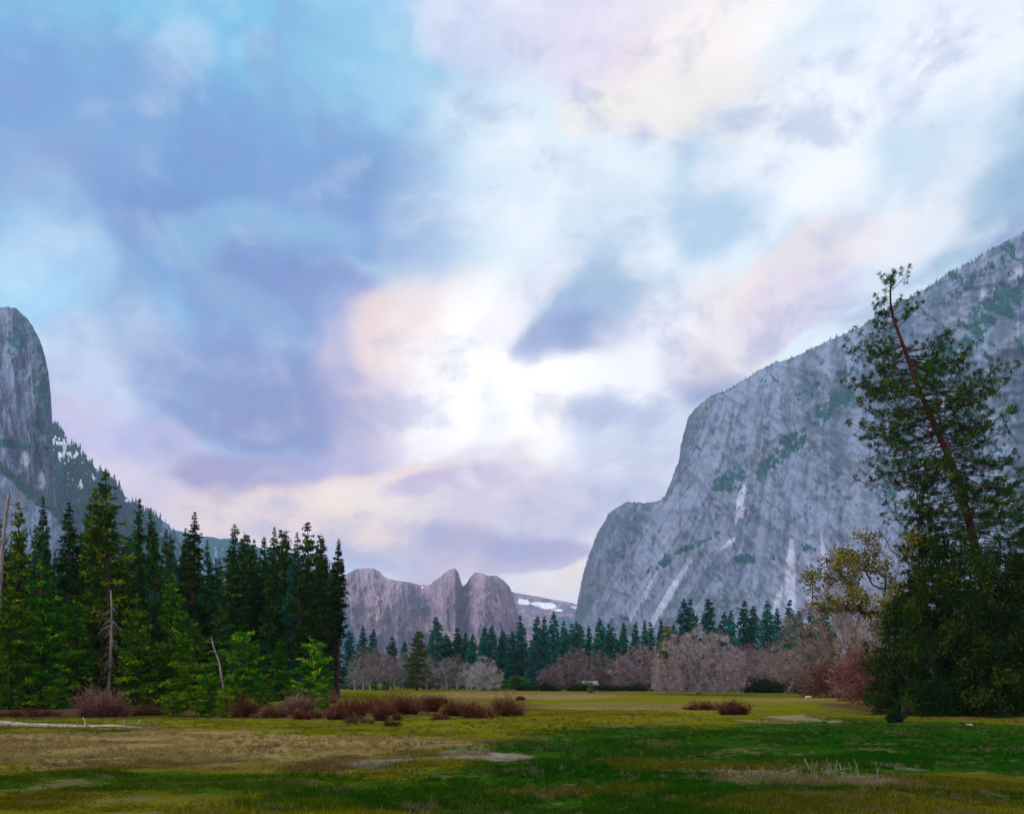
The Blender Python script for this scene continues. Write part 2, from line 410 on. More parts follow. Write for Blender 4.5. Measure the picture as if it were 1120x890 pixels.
# ------------------------------------------------------------------ ground
def ground_colour(t, co):
    n1 = t.noise(co, 0.045, 5.0, 0.6)
    n2 = t.noise(co, 0.33, 5.0, 0.65)
    n3 = t.noise(co, 2.2, 4.0, 0.7)
    wv = t.vmath('ADD', t.scale(t.vmath('SUBTRACT', t.noise(co, 0.06, 4.0, 0.6, 'Color'), (.5, .5, .5)), 22.0),
                 t.scale(t.vmath('SUBTRACT', t.noise(co, 0.5, 3.0, 0.6, 'Color'), (.5, .5, .5)), 4.0))
    p = t.vmath('ADD', co, wv)
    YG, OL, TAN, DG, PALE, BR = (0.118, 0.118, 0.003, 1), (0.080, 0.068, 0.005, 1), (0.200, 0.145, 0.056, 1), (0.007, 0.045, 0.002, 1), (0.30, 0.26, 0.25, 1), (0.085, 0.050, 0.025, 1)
    c = t.mix(t.rng(n1, 0.38, 0.62), YG, OL)
    c = t.mix(t.rng(n2, 0.55, 0.72, 0, 0.6), c, TAN)
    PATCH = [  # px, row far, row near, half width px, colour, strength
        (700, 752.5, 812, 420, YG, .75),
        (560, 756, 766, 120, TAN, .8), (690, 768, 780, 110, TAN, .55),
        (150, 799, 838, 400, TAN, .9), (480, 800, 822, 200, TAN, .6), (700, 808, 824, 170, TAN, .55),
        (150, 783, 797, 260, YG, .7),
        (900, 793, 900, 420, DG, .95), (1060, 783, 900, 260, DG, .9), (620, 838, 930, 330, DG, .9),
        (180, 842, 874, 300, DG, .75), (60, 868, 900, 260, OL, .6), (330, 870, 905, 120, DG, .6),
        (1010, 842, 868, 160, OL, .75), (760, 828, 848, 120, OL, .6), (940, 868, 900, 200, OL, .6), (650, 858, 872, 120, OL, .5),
        (500, 821, 833, 34, PALE, .35), (410, 830, 838, 40, (0.20, 0.17, 0.19, 1), .5), (545, 825, 833, 32, PALE, .4), (450, 824, 836, 80, BR, .4),
        (350, 827, 842, 45, BR, .8), (180, 830, 842, 120, BR, .5),
        (880, 781, 789, 30, (0.24, 0.19, 0.14, 1), .6), (840, 786, 792, 40, TAN, .6),
        (820, 843, 855, 60, (0.2, 0.15, 0.09, 1), .5), (930, 846, 856, 40, PALE, .3), (975, 833, 839, 14, PALE, .2), (880, 848, 862, 120, (0.16, 0.12, 0.06, 1), .45),
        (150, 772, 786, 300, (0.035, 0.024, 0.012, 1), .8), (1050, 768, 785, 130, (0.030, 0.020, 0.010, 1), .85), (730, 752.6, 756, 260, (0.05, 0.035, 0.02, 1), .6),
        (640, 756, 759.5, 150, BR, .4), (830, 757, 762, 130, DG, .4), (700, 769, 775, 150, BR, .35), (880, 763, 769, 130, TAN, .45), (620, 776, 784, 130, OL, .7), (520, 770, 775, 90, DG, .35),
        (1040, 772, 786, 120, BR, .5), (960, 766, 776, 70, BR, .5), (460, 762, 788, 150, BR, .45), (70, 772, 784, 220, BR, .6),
    ]
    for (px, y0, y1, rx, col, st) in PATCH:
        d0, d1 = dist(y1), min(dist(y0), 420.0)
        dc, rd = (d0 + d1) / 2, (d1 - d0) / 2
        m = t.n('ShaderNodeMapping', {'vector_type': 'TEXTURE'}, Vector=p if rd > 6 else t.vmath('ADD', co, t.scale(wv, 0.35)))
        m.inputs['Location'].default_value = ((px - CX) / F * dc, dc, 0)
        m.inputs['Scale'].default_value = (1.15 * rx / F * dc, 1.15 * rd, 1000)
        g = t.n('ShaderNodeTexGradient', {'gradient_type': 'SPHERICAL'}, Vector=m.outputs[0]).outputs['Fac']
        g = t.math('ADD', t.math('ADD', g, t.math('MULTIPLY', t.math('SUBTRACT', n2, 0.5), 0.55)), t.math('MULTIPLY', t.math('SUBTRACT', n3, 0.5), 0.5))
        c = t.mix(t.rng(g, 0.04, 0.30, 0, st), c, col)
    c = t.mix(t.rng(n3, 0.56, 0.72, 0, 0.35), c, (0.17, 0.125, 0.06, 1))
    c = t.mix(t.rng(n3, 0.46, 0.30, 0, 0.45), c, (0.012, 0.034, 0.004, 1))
    return c, n2, n3
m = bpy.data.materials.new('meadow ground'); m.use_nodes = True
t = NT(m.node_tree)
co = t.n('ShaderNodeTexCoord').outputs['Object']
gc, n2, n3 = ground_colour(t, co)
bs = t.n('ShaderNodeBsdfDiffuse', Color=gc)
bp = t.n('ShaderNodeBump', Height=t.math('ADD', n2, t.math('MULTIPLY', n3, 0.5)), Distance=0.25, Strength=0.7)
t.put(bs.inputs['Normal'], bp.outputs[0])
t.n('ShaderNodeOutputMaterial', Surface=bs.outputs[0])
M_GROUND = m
ys = np.concatenate([np.linspace(-240, 8, 32), np.arange(9, 120, 0.7), np.geomspace(121, 10300, 90)])
xs = np.concatenate([-np.geomspace(8400, 72, 50), np.arange(-70, 70.1, 0.9), np.geomspace(72, 8400, 50)])
X, Y = np.meshgrid(xs, ys)
Z = ground_h(X, Y)
v = np.stack([X, Y, Z], -1).reshape(-1, 3)
nx, ny = len(xs), len(ys)
ii = (np.arange(ny - 1)[:, None] * nx + np.arange(nx - 1)[None, :]).reshape(-1)
q = np.stack([ii, ii + 1, ii + nx + 1, ii + nx], 1)
tag(link('ground', make_mesh('ground', v, q, M_GROUND, None, True)), kind='structure')

# ------------------------------------------------------------------ cliffs and mountains
def rock_mat(name, dark, light, pale, veg, warm=(0.40, 0.30, 0.24)):
    m = bpy.data.materials.new(name); m.use_nodes = True
    t = NT(m.node_tree)
    co = t.n('ShaderNodeTexCoord').outputs['Object']
    at_ = lambda n: t.n('ShaderNodeAttribute', {'attribute_name': n}).outputs['Fac']
    mp = t.n('ShaderNodeMapping', Vector=co); mp.inputs['Scale'].default_value = (1, 1, 0.16)
    na = t.noise(mp.outputs[0], 0.035, 6.0, 0.68)
    nb = t.noise(co, 0.012, 5.0, 0.6)
    tone = t.math('ADD', at_('rock'), t.math('MULTIPLY', t.math('SUBTRACT', na, 0.5), 1.2))
    c = t.mix(t.rng(tone, 0.15, 0.85), (*dark, 1), (*light, 1))
    c = t.mix(t.math('MULTIPLY', t.rng(nb, 0.52, 0.7), 0.35), c, (*warm, 1))
    c = t.mix(t.rng(t.math('ADD', at_('pale'), t.math('MULTIPLY', t.math('SUBTRACT', na, 0.5), 0.8)), 0.35, 0.8), c, (*pale, 1))
    c = t.mix(t.rng(t.math('ADD', at_('veg'), t.math('MULTIPLY', t.math('SUBTRACT', t.noise(co, 0.05, 5.0, 0.7), 0.5), 1.3)), 0.45, 0.62), c, (*veg, 1))
    c = t.mix(t.rng(t.math('ADD', at_('snow'), t.math('MULTIPLY', t.math('SUBTRACT', na, 0.5), 1.2)), 0.5, 0.62), c, (0.8, 0.82, 0.86, 1))
    bs = t.n('ShaderNodeBsdfDiffuse', Color=c)
    bp = t.n('ShaderNodeBump', Height=na, Distance=14.0, Strength=0.8)
    t.put(bs.inputs['Normal'], bp.outputs[0])
    t.n('ShaderNodeOutputMaterial', Surface=bs.outputs[0])
    return m
M_GRAN = rock_mat('haze blued granite', (0.070, 0.110, 0.160), (0.190, 0.240, 0.350), (0.43, 0.45, 0.59), (0.016, 0.092, 0.104), (0.30, 0.29, 0.33))  # blue of the hazy air is put into these rock colours
M_GRANW = rock_mat('warm granite with haze tint', (0.120, 0.092, 0.140), (0.315, 0.235, 0.290), (0.68, 0.48, 0.38), (0.04, 0.10, 0.14), (0.52, 0.33, 0.25))  # mauve blue stands in for distance haze; warm streaks belong to the rock

def blobmask(px, py, blobs):
    r = np.zeros_like(px)
    for (cx, cy_, rx, ry, tilt, s) in blobs:
        a = math.radians(tilt)
        dx, dy = px - cx, -(py - cy_)
        u = (dx * math.cos(a) + dy * math.sin(a)) / rx
        w = (-dx * math.sin(a) + dy * math.cos(a)) / ry
        r = np.maximum(r, s * np.clip(1.4 - np.sqrt(u * u + w * w), 0, 1))
    return r

def cliff(name, prof, foot, setb, mat, seed, step=1.0, nrow=260, amp=1.0, back=900.0, fields=None, rag=1.0, vs=1.0):
    """a rock mass: its foot and summit line in plan and height, an uneven face between, a summit plateau and a back slope"""
    pp = np.array(prof, float)
    px = np.arange(pp[0, 0], pp[-1, 0] + step, step)
    top = np.interp(px, pp[:, 0], pp[:, 1])
    fd = np.interp(px, *np.array(foot, float).T)
    sb = np.interp(px, *np.array(setb, float).T)
    mean = fd.mean()
    top = top + rag * (3.0 * (fbm(px * 0.12, 0.5, 0.5, 4, 0.6, seed + 90) - 0.5) + 2.0 * (fbm(px * 0.5, 2.5, 0.5, 2, 0.6, seed + 91) - 0.5))
    dt = fd + sb
    ztop = np.maximum((HY - top) / F * dt + CAMZ, 1.0)
    vv = np.linspace(0, 1, nrow)[:, None]
    g = 0.72 * vv ** 1.25 + 0.28 * vv ** 9
    D = fd + sb * g
    Zf = ztop * (1 - (1 - vv) ** 1.02)
    Xf = (px - CX) / F * D
    # relief of the face: buttresses, gullies, cracks
    sc = amp * mean / 3000.0
    rel = 230 * (fbm(Xf / 420, 0, Zf / 700 * vs, 4, 0.5, seed) - 0.5)
    rel += 120 * (fbm((Xf + 0.3 * Zf) / 120, 3, (Zf - 0.3 * Xf) / 340 * vs, 5, 0.55, seed + 1, True) - 0.55)
    rel += 40 * (fbm((Xf + 0.25 * Zf) / 30, 7, Zf / 190, 4, 0.6, seed + 2, True) - 0.55)
    rel += 16 * (fbm(Xf / 18, 9, Zf / 40, 3, 0.6, seed + 3) - 0.5)
    fade = np.clip(ztop / 60.0, 0, 1)
    D = D - sc * rel * fade * (0.35 + 0.65 * np.sin(np.pi * np.clip(vv, 0, 1)) ** 0.5)
    Xf = (px - CX) / F * D
    nb = 10
    bk = np.linspace(0, 1, nb)[1:, None]
    Db = D[-1] + back * bk
    Zb = np.broadcast_to(ztop * np.where(bk < 0.6, 1 - 0.06 * bk, 1 - 0.036 - (bk - 0.6) / 0.4 * 0.97), Db.shape)
    D = np.concatenate([D, Db]); Z = np.concatenate([Zf, Zb])
    Z[0] = -1.0; Z[-1] = -1.0
    X = (px - CX) / F * D
    PX = np.broadcast_to(px, D.shape)
    PY = HY - (Z - CAMZ) / D * F
    f = fields(PX, PY, X, D, Z) if fields else {}
    at_ = {k: np.broadcast_to(f.get(k, 0.0), D.shape).ravel() for k in ('rock', 'veg', 'pale', 'snow')}
    v = np.stack([X, D, Z], -1).reshape(-1, 3)
    nr, nc = D.shape
    ii = (np.arange(nr - 1)[:, None] * nc + np.arange(nc - 1)[None, :]).reshape(-1)
    q = np.stack([ii, ii + 1, ii + nc + 1, ii + nc], 1)
    o = link(name, make_mesh(name, v, q, mat, at_, True))
    tag(o, kind='structure')
    return dict(px=PX, py=PY, x=X, y=D, z=Z, nrow=nrow, veg=np.broadcast_to(f.get('veg', 0.0), D.shape), snow=np.broadcast_to(f.get('snow', 0.0), D.shape))

EC_PROF = [(614, 745), (620, 722), (626, 694), (632, 655), (639, 622), (647, 600), (656, 578), (668, 560), (684, 550), (700, 550), (722, 547), (728, 540),
           (733, 528), (739, 512), (743, 502), (744.5, 486), (749, 468), (753, 455), (759, 446), (775, 433), (800, 423), (830, 405), (860, 393), (890, 380), (920, 368), (942, 358),
           (960, 343), (1000, 325), (1040, 300), (1080, 280), (1120, 257), (1180, 230), (1200, 224)]
EC_VEG = [(860, 490, 70, 14, 42, .95), (800, 525, 40, 16, 40, .9), (910, 445, 60, 20, 38, .9), (1000, 410, 60, 24, 40, .9), (1080, 340, 90, 24, 38, .9), (760, 595, 45, 6, 24, .95),
          (1060, 370, 120, 12, 40, .9), (1000, 460, 70, 24, 40, .7), (815, 612, 22, 9, 0, .9), (720, 620, 30, 6, 30, .8), (900, 420, 90, 10, 30, .8), (1110, 440, 60, 40, 40, .7),
          (880, 560, 30, 5, 40, .7), (985, 520, 60, 30, 40, .8), (835, 565, 30, 4, 20, .7), (660, 590, 30, 18, 0, .45), (640, 650, 14, 40, 0, .5), (700, 570, 40, 8, 0, .5), (955, 380, 60, 16, 25, .7),
          (790, 500, 20, 30, 0, .5), (1060, 310, 60, 10, 35, .9), (880, 600, 30, 4, -45, .8), (920, 530, 80, 8, 35, .6), (680, 700, 70, 14, 0, .6), (1000, 600, 90, 40, 30, .6), (1090, 540, 60, 60, 30, .6)]
EC_PALE = [(809, 550, 5, 26, -12, 1.), (814, 560, 9, 14, -30, .8), (795, 595, 16, 4, 40, .8), (730, 655, 6, 60, -32, .75), (700, 665, 5, 50, -32, .7), (712, 640, 5, 60, -30, .5), (865, 635, 8, 60, 0, .95), (850, 660, 5, 30, -15, .8),
           (835, 610, 20, 18, 0, .4), (890, 620, 40, 60, 0, .45), (940, 430, 20, 30, 30, .4), (1100, 310, 60, 9, 40, .6), (1070, 325, 20, 12, 40, .5), (760, 670, 8, 50, -25, .6), (1040, 440, 30, 20, 40, .4)]
def ec_fields(px, py, x, y, z):
    slant = sstep(px, 880, 740) * 0.62
    s = px + slant * (py - 600)                          # slabs run down and to the left on the prow
    big = fbm(s / 60, py / 260, 0.3, 4, 0.55, 201)
    st = fbm(s / 9, py / 120, 1.7, 4, 0.6, 202)
    fn = fbm(px / 3.2, py / 4.5, 2.2, 3, 0.6, 203)
    rock = 0.5 + 0.9 * (big - 0.5) + 1.0 * (st - 0.5) + 0.7 * (fn - 0.5)
    cr1 = vnoise(s / 16, py / 95, 3.3, 221); cr2 = vnoise((px + py) / 44, (py - 0.8 * px) / 13, 5.1, 222); cr3 = vnoise(s / 7, py / 40, 8.3, 223)
    rock = rock - 0.26 * sstep(abs(cr1 - 0.5), 0.05, 0.0) - 0.26 * sstep(abs(cr2 - 0.5), 0.05, 0.0) - 0.16 * sstep(abs(cr3 - 0.5), 0.06, 0.0)
    rock = rock + 0.20 * sstep(py, 430, 640) - 0.18 * sstep(px, 720, 640) 
    n = fbm((px + py) / 26, (py - px) / 9, 4.4, 4, 0.6, 205) # ledges climbing to the right
    f3 = fbm(px / 7, py / 7, 6.6, 4, 0.65, 207)
    veg = 0.78 * blobmask(px, py, EC_VEG) * (0.20 + 0.8 * n + 1.5 * (f3 - 0.35))
    veg = np.maximum(veg, 0.9 * (sstep(n, 0.58, 0.75)) * sstep(px - (py - 360) * 0.5, 780, 1050))
    veg = np.maximum(veg, 0.62 * sstep(n, 0.54, 0.72) * sstep(f3, 0.40, 0.62))
    veg = np.maximum(veg, sstep(z, 140, 20) * 0.7)
    pale = 0.85 * blobmask(px, py, EC_PALE) * (0.1 + 1.7 * st) + 0.55 * sstep(st, 0.60, 0.80) * sstep(py, 430, 620)
    return dict(rock=rock, veg=veg, pale=pale)
EC = cliff('cliff', EC_PROF, [(610, 3500), (750, 3000), (900, 2450), (1120, 1780), (1200, 1650)], [(610, 160), (745, 260), (900, 400), (1120, 620), (1200, 620)], M_GRAN, 11, 0.9, 330, 1.25, 900, ec_fields)

SN_PROF = [(-260, 470), (-160, 430), (-90, 400), (-40, 360), (-8, 343), (5, 339), (18, 341), (28, 350), (36, 360), (43, 374), (49, 392), (53, 412), (55.5, 434), (57, 460), (58, 500), (60, 540), (68, 590), (80, 660), (95, 745)]
def sn_fields(px, py, x, y, z):
    big = fbm(px / 22, py / 90, 0.3, 4, 0.55, 301)
    st = fbm(px / 5, py / 60, 1.7, 4, 0.6, 302)
    fn = fbm(px / 2.5, py / 3.5, 2.2, 3, 0.6, 303)
    rock = 0.42 + 0.9 * (big - 0.5) + 0.9 * (st - 0.5) + 0.8 * (fn - 0.5)
    veg = 0.75 * sstep(fn, 0.42, 0.7) * (0.35 + 0.65 * sstep(px, -10, 45)) + blobmask(px, py, [(10, 485, 22, 5, -10, .9), (20, 370, 18, 20, -40, .55), (46, 440, 8, 60, 0, .6)])
    pale = blobmask(px, py, [(27, 502, 6, 10, 0, .95), (45, 525, 6, 14, 0, .8), (5, 455, 5, 14, 0, .6), (44, 480, 5, 30, 0, .4)])
    return dict(rock=rock, veg=veg, pale=pale)
cliff('rock_tower', SN_PROF, [(-260, 2250), (100, 2250)], [(-260, 160), (100, 120)], M_GRAN, 31, 0.5, 300, 1.0, 300, sn_fields, 1.3)
BT_PROF = [(-260, 470), (-100, 490), (0, 510), (14, 520), (28, 534), (42, 546), (56, 553), (70, 570), (90, 605), (110, 660), (130, 745)]
def bt_fields(px, py, x, y, z):
    st = fbm((px + 0.6 * py) / 8, (py - px) / 30, 1.7, 4, 0.6, 312)
    fn = fbm(px / 2.5, py / 3.5, 2.2, 3, 0.6, 313)
    top = np.interp(px, [p[0] for p in BT_PROF], [p[1] for p in BT_PROF])
    return dict(rock=0.40 + (st - 0.5) + 0.6 * (fn - 0.5), veg=0.95 * sstep(py - top, 13, 2) + 0.5 * sstep(fn, .55, .7))
BT = cliff('buttress', BT_PROF, [(-260, 1900), (140, 1900)], [(-260, 240), (140, 200)], M_GRAN, 35, 0.8, 200, 0.5, 200, bt_fields, 0.8)
SL_PROF = [(20, 455), (50, 462), (58, 466), (64, 468), (69, 474), (73, 484), (80, 486), (88, 490), (96, 503), (105, 512), (116, 518), (126, 526), (138, 543), (150, 551), (160, 560), (172, 566), (184, 574), (193, 586), (206, 620), (225, 690), (240, 745)]
def sl_fields(px, py, x, y, z):
    fn = fbm(px / 3, py / 5, 2.2, 4, 0.6, 323)
    veg = 1.2 - 1.1 * sstep(fn, 0.56, 0.75) - 0.55 * sstep(px, 150, 190)
    snow = 1.0 * sstep(fn, 0.55, 0.68) * sstep(py, 575, 500) + blobmask(px, py, [(66, 485, 14, 2.5, 0, 1.), (82, 499, 8, 3, 30, .8), (88, 532, 4, 5, 0, .7), (72, 497, 8, 4, 20, .7), (140, 547, 5, 3, 0, .7)])
    return dict(rock=0.35 + (fn - 0.5), veg=veg, snow=snow)
SL = cliff('forested_slope', SL_PROF, [(20, 2700), (240, 2900)], [(20, 500), (240, 420)], M_GRAN, 37, 0.8, 240, 0.8, 500, sl_fields, 1.2)
R2_PROF = [(120, 560), (180, 578), (200, 582), (225, 587), (250, 590), (290, 600), (330, 612), (352, 628), (372, 650), (390, 700), (400, 745)]
def r2_fields(px, py, x, y, z):
    fn = fbm(px / 4, py / 5, 2.2, 4, 0.6, 333)
    return dict(rock=0.4 + (fn - 0.5), veg=0.8 - 0.5 * sstep(fn, 0.55, 0.75))
cliff('far_ridge', R2_PROF, [(120, 4600), (400, 5000)], [(120, 700), (400, 500)], M_GRAN, 41, 1.2, 120, 0.8, 700, r2_fields, 1.0)

CR_PROF = [(352, 660), (362, 645), (372, 633), (380, 627), (389, 622), (400, 621), (408, 622), (415, 625), (420, 631), (427, 634), (436, 636), (448, 638), (460, 640), (470, 640), (476, 635), (484, 629), (491, 623), (497, 621), (501, 625),
           (504, 635), (506.5, 641), (510, 638), (515, 630), (520, 625), (527, 626), (534, 629), (543, 629), (551, 634), (557, 641), (561, 650), (565, 666), (570, 684), (578, 720), (584, 745)]
def cr_fields(px, py, x, y, z):
    big = fbm(px / 16, py / 60, 0.3, 4, 0.55, 401)
    st = fbm(px / 4.5, py / 70, 1.7, 4, 0.6, 402)
    fn = fbm(px / 2.0, py / 3, 2.2, 3, 0.6, 403)
    pale = blobmask(px, py, [(413, 665, 3, 22, 0, .75), (427, 665, 2, 14, 0, .55), (507, 680, 2.5, 26, -18, .9), (480, 655, 12, 16, -20, .4), (510, 650, 10, 4, 20, .6), (398, 650, 3, 16, 0, .4)])
    snow = blobmask(px, py, [(387, 639, 3, 1.6, 0, .6), (463, 642, 6, 2, 0, .55), (455, 650, 4, 2, 0, .4)])
    veg = 0.5 * sstep(fn, 0.56, 0.72) * (0.4 + 0.6 * sstep(py, 640, 700)) + blobmask(px, py, [(462, 662, 12, 22, 20, .6), (500, 645, 5, 14, 0, .4)])
    return dict(rock=0.5 + 1.1 * (big - .5) + 0.7 * (st - .5) + 0.4 * (fn - .5), pale=pale, snow=snow, veg=veg)
cliff('rock_spires', CR_PROF, [(352, 6400), (440, 6300), (470, 6350), (488, 5750), (498, 5600), (505, 6250), (514, 5650), (530, 5450), (560, 5600), (584, 5900)], [(352, 300), (584, 300)], M_GRANW, 51, 0.5, 200, 1.1, 600, cr_fields, 0.5)
SR_PROF = [(500, 640), (556, 646), (565, 648), (575, 650), (588, 652), (602, 655), (615, 657), (628, 660), (650, 668), (700, 690), (740, 745)]
def sr_fields(px, py, x, y, z):
    fn = fbm(px / 5, py / 2.5, 2.2, 4, 0.6, 413)
    snow = blobmask(px, py, [(598, 662, 13, 4, -6, 1.), (573, 658, 8, 3.5, -10, .95), (585, 660, 8, 2.5, 0, .7), (611, 667, 7, 2.5, -10, .7), (630, 664, 10, 3, -10, .6)]) + 0.2 * sstep(fn, .5, .7)
    return dict(rock=0.4 + (fn - .5), veg=0.55 * sstep(fn, .6, .45), snow=snow)
cliff('snowy_ridge', SR_PROF, [(500, 7900), (740, 7900)], [(500, 1200), (740, 1200)], M_GRANW, 57, 0.7, 140, 0.5, 900, sr_fields, 0.5)
HM_PROF = [(560, 745), (580, 706), (596, 690), (608, 679), (616, 674), (624, 676), (640, 684), (680, 710), (700, 745)]
cliff('wooded_hill', HM_PROF, [(560, 6000), (700, 6000)], [(560, 700), (700, 700)], M_GRANW, 59, 1.0, 90, 0.5, 500, lambda px, py, x, y, z: dict(rock=0.4, veg=0.7), 0.8)

# distant woods on the ledges, rims and slopes of the mountains (far too many to count)
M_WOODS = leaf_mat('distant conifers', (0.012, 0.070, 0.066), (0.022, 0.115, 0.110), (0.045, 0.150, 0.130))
def woods(surf, n, seed, hmin, hmax, rim=0.0):
    rng = np.random.default_rng(seed)
    nr = surf['nrow']
    mb = MB()
    a = surf['veg'][:nr] - 1.2 * surf['snow'][:nr]
    wgt = np.clip(a - 0.42, 0, 1) ** 1.2
    inx = (surf['px'][:nr] > -30) & (surf['px'][:nr] < 1160) & (surf['py'][:nr] < 735)
    wgt = np.where(inx, wgt, 0)
    if rim:
        wgt[-4:] = np.maximum(wgt[-4:], rim * inx[-4:])
    wgt = wgt.ravel() / wgt.sum()
    k = rng.choice(len(wgt), n, p=wgt)
    base = np.stack([surf[q][:nr].ravel()[k] for q in 'xyz'], 1)
    H = rng.uniform(hmin, hmax, n)
    R = H * rng.uniform(0.16, 0.26, n)
    ns = 6
    an = np.arange(ns) / ns * 2 * math.pi
    for (z0, z1, r) in ((-0.1, 0.62, 1.0), (0.40, 1.0, 0.62)):
        ring = np.stack([np.cos(an), np.sin(an)], 1)[None] * (R * r)[:, None, None] * rng.uniform(0.6, 1.2, (n, ns, 1))
        ring = np.concatenate([ring, (H * z0)[:, None, None] + rng.uniform(-.1, .1, (n, ns, 1)) * H[:, None, None]], 2) + base[:, None]
        tip = (base + np.stack([rng.normal(size=n) * R * .15, rng.normal(size=n) * R * .15, H * z1], 1))[:, None]
        vv = np.concatenate([ring, tip], 1)
        i = np.arange(n)[:, None] * (ns + 1)
        tt = np.concatenate([i + [[j, (j + 1) % ns, ns]] for j in range(ns)], 1).reshape(-1, 3)
        mb.add(vv.reshape(-1, 3), tt, np.repeat(rng.uniform(0, 1, n), ns + 1))
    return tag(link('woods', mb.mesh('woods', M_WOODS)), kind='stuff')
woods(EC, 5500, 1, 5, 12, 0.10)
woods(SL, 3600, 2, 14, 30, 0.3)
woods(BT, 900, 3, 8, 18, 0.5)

# ------------------------------------------------------------------ tree builders
def conifer(seed, H, R, cb, mat, bark, dens=1.0, shape=0.85, droop=0.25, spray=0.75, gap=0.0, belly=0.25, trunk_r=None, updir=0.35, name='conifer', bare=0.25):
    """tapered trunk with dead stubs, whorls of limbs, sprays of needles along every limb"""
    rng = np.random.default_rng(seed)
    tr, cr = MB(), MB()
    r0 = trunk_r or H * 0.013
    hh = np.linspace(0, H, 12)
    bend = np.cumsum(rng.normal(size=(12, 2)) * 0.004 * H, 0) * (hh / H)[:, None]
    tp = np.concatenate([bend, hh[:, None]], 1)
    tr.tube(tp, r0 * (1 - hh / H) ** 0.8 + 0.02 + r0 * 0.5 * np.exp(-hh / (0.03 * H)), 7)
    tpos = lambda h: np.array([np.interp(h, hh, tp[:, 0]), np.interp(h, hh, tp[:, 1]), h])
    nw = int(H * 2.3 * dens ** 0.5 * (9.0 / max(H, 9.0)) ** 0.15)
    hs = cb * H + (1 - cb) * H * (np.arange(nw) + rng.random(nw)) / nw
    lump = rng.random(18)
    A, B, RA = [], [], []
    for h in hs:
        t_ = (h / H - cb) / (1 - cb)
        prof = (1 - t_) ** shape * (1 - belly * (1 - t_) ** 3) * (0.88 + 0.22 * np.interp(h / H * 17, np.arange(18), lump)) + 0.055 * (1 - t_) ** 0.3
        if rng.random() < gap:
            continue
        for k in range(rng.integers(4, 7)):
            L = R * prof * rng.uniform(0.55, 1.12)
            a = rng.uniform(0, 2 * math.pi)
            slope = -droop + (droop + updir) * t_ ** 1.5 + rng.normal() * 0.19
            s = np.linspace(0, 1, 6)
            rad = L * s
            p0 = tpos(h)
            px_ = p0[0] + np.cos(a) * rad; py_ = p0[1] + np.sin(a) * rad
            pz_ = h + rad * slope - 0.10 * L * s ** 2 + 0.10 * L * s ** 4
            pts = np.stack([px_, py_, pz_], 1)
            A.append(pts[0:-1:2]); B.append(np.concatenate([pts[2::2], pts[-1:]])[:len(pts[0:-1:2])]); RA.append(np.linspace(0.05, 0.02, len(A[-1])) * (H / 30) ** .5)
            sp_ = spray * (0.42 + 0.58 * min(1.0, prof / 0.4))
            npt = max(3, int(L / sp_ * 3.2 * dens))
            q = rng.uniform(0.12, 1, npt) ** 0.75
            c0 = np.stack([np.interp(q, s, pts[:, j]) for j in range(3)], 1)
            lat = rng.normal(size=(npt, 1)) * 0.20 * L * (1 - 0.55 * q[:, None])
            c0 += lat * np.array([[-math.sin(a), math.cos(a), 0.0]]) + rng.normal(size=(npt, 3)) * sp_ * np.array([[.18, .18, .12]])
            tint0 = rng.random()
            for j in range(4):
                d = np.array([math.cos(a), math.sin(a), slope]) * 0.7 + rng.normal(size=(npt, 3)) * 0.62 + np.array([0, 0, 0.05])
                cr.kites(c0, d, sp_ * rng.uniform(0.55, 1.15, npt), sp_ * rng.uniform(0.24, 0.46, npt), np.clip(0.62 * tint0 + 0.50 * rng.random(npt) - 0.06, 0, 1), rng)
    tr.sticks(np.concatenate(A), np.concatenate(B), np.concatenate(RA), np.concatenate(RA) * 0.7)
    nb = int(bare * 40 * cb * 3)
    if nb:                                                # dead stubs on the clear stem
        h = rng.uniform(0.25 * cb * H, cb * H, nb); a = rng.uniform(0, 2 * math.pi, nb); L = rng.uniform(0.2, 0.9, nb) * R * 0.5
        b0 = np.array([tpos(q) for q in h])
        tr.sticks(b0, b0 + np.stack([np.cos(a) * L, np.sin(a) * L, -0.2 * L], 1), 0.035, 0.012)
    # leader at the tip
    tip = tpos(H)
    cr.kites(np.repeat(tip[None], 14, 0) - np.array([0, 0, 1]) * rng.uniform(0.1, 1.6, (14, 1)) * spray, rng.normal(size=(14, 3)) * .22 + np.array([0, 0, .9]), spray * 0.42, spray * 0.10, rng.random(14), rng)
    return dict(H=H, R=R, parts=[('trunk', tr.mesh(name + ' trunk', bark, True)), ('crown', cr.mesh(name + ' crown', mat))])

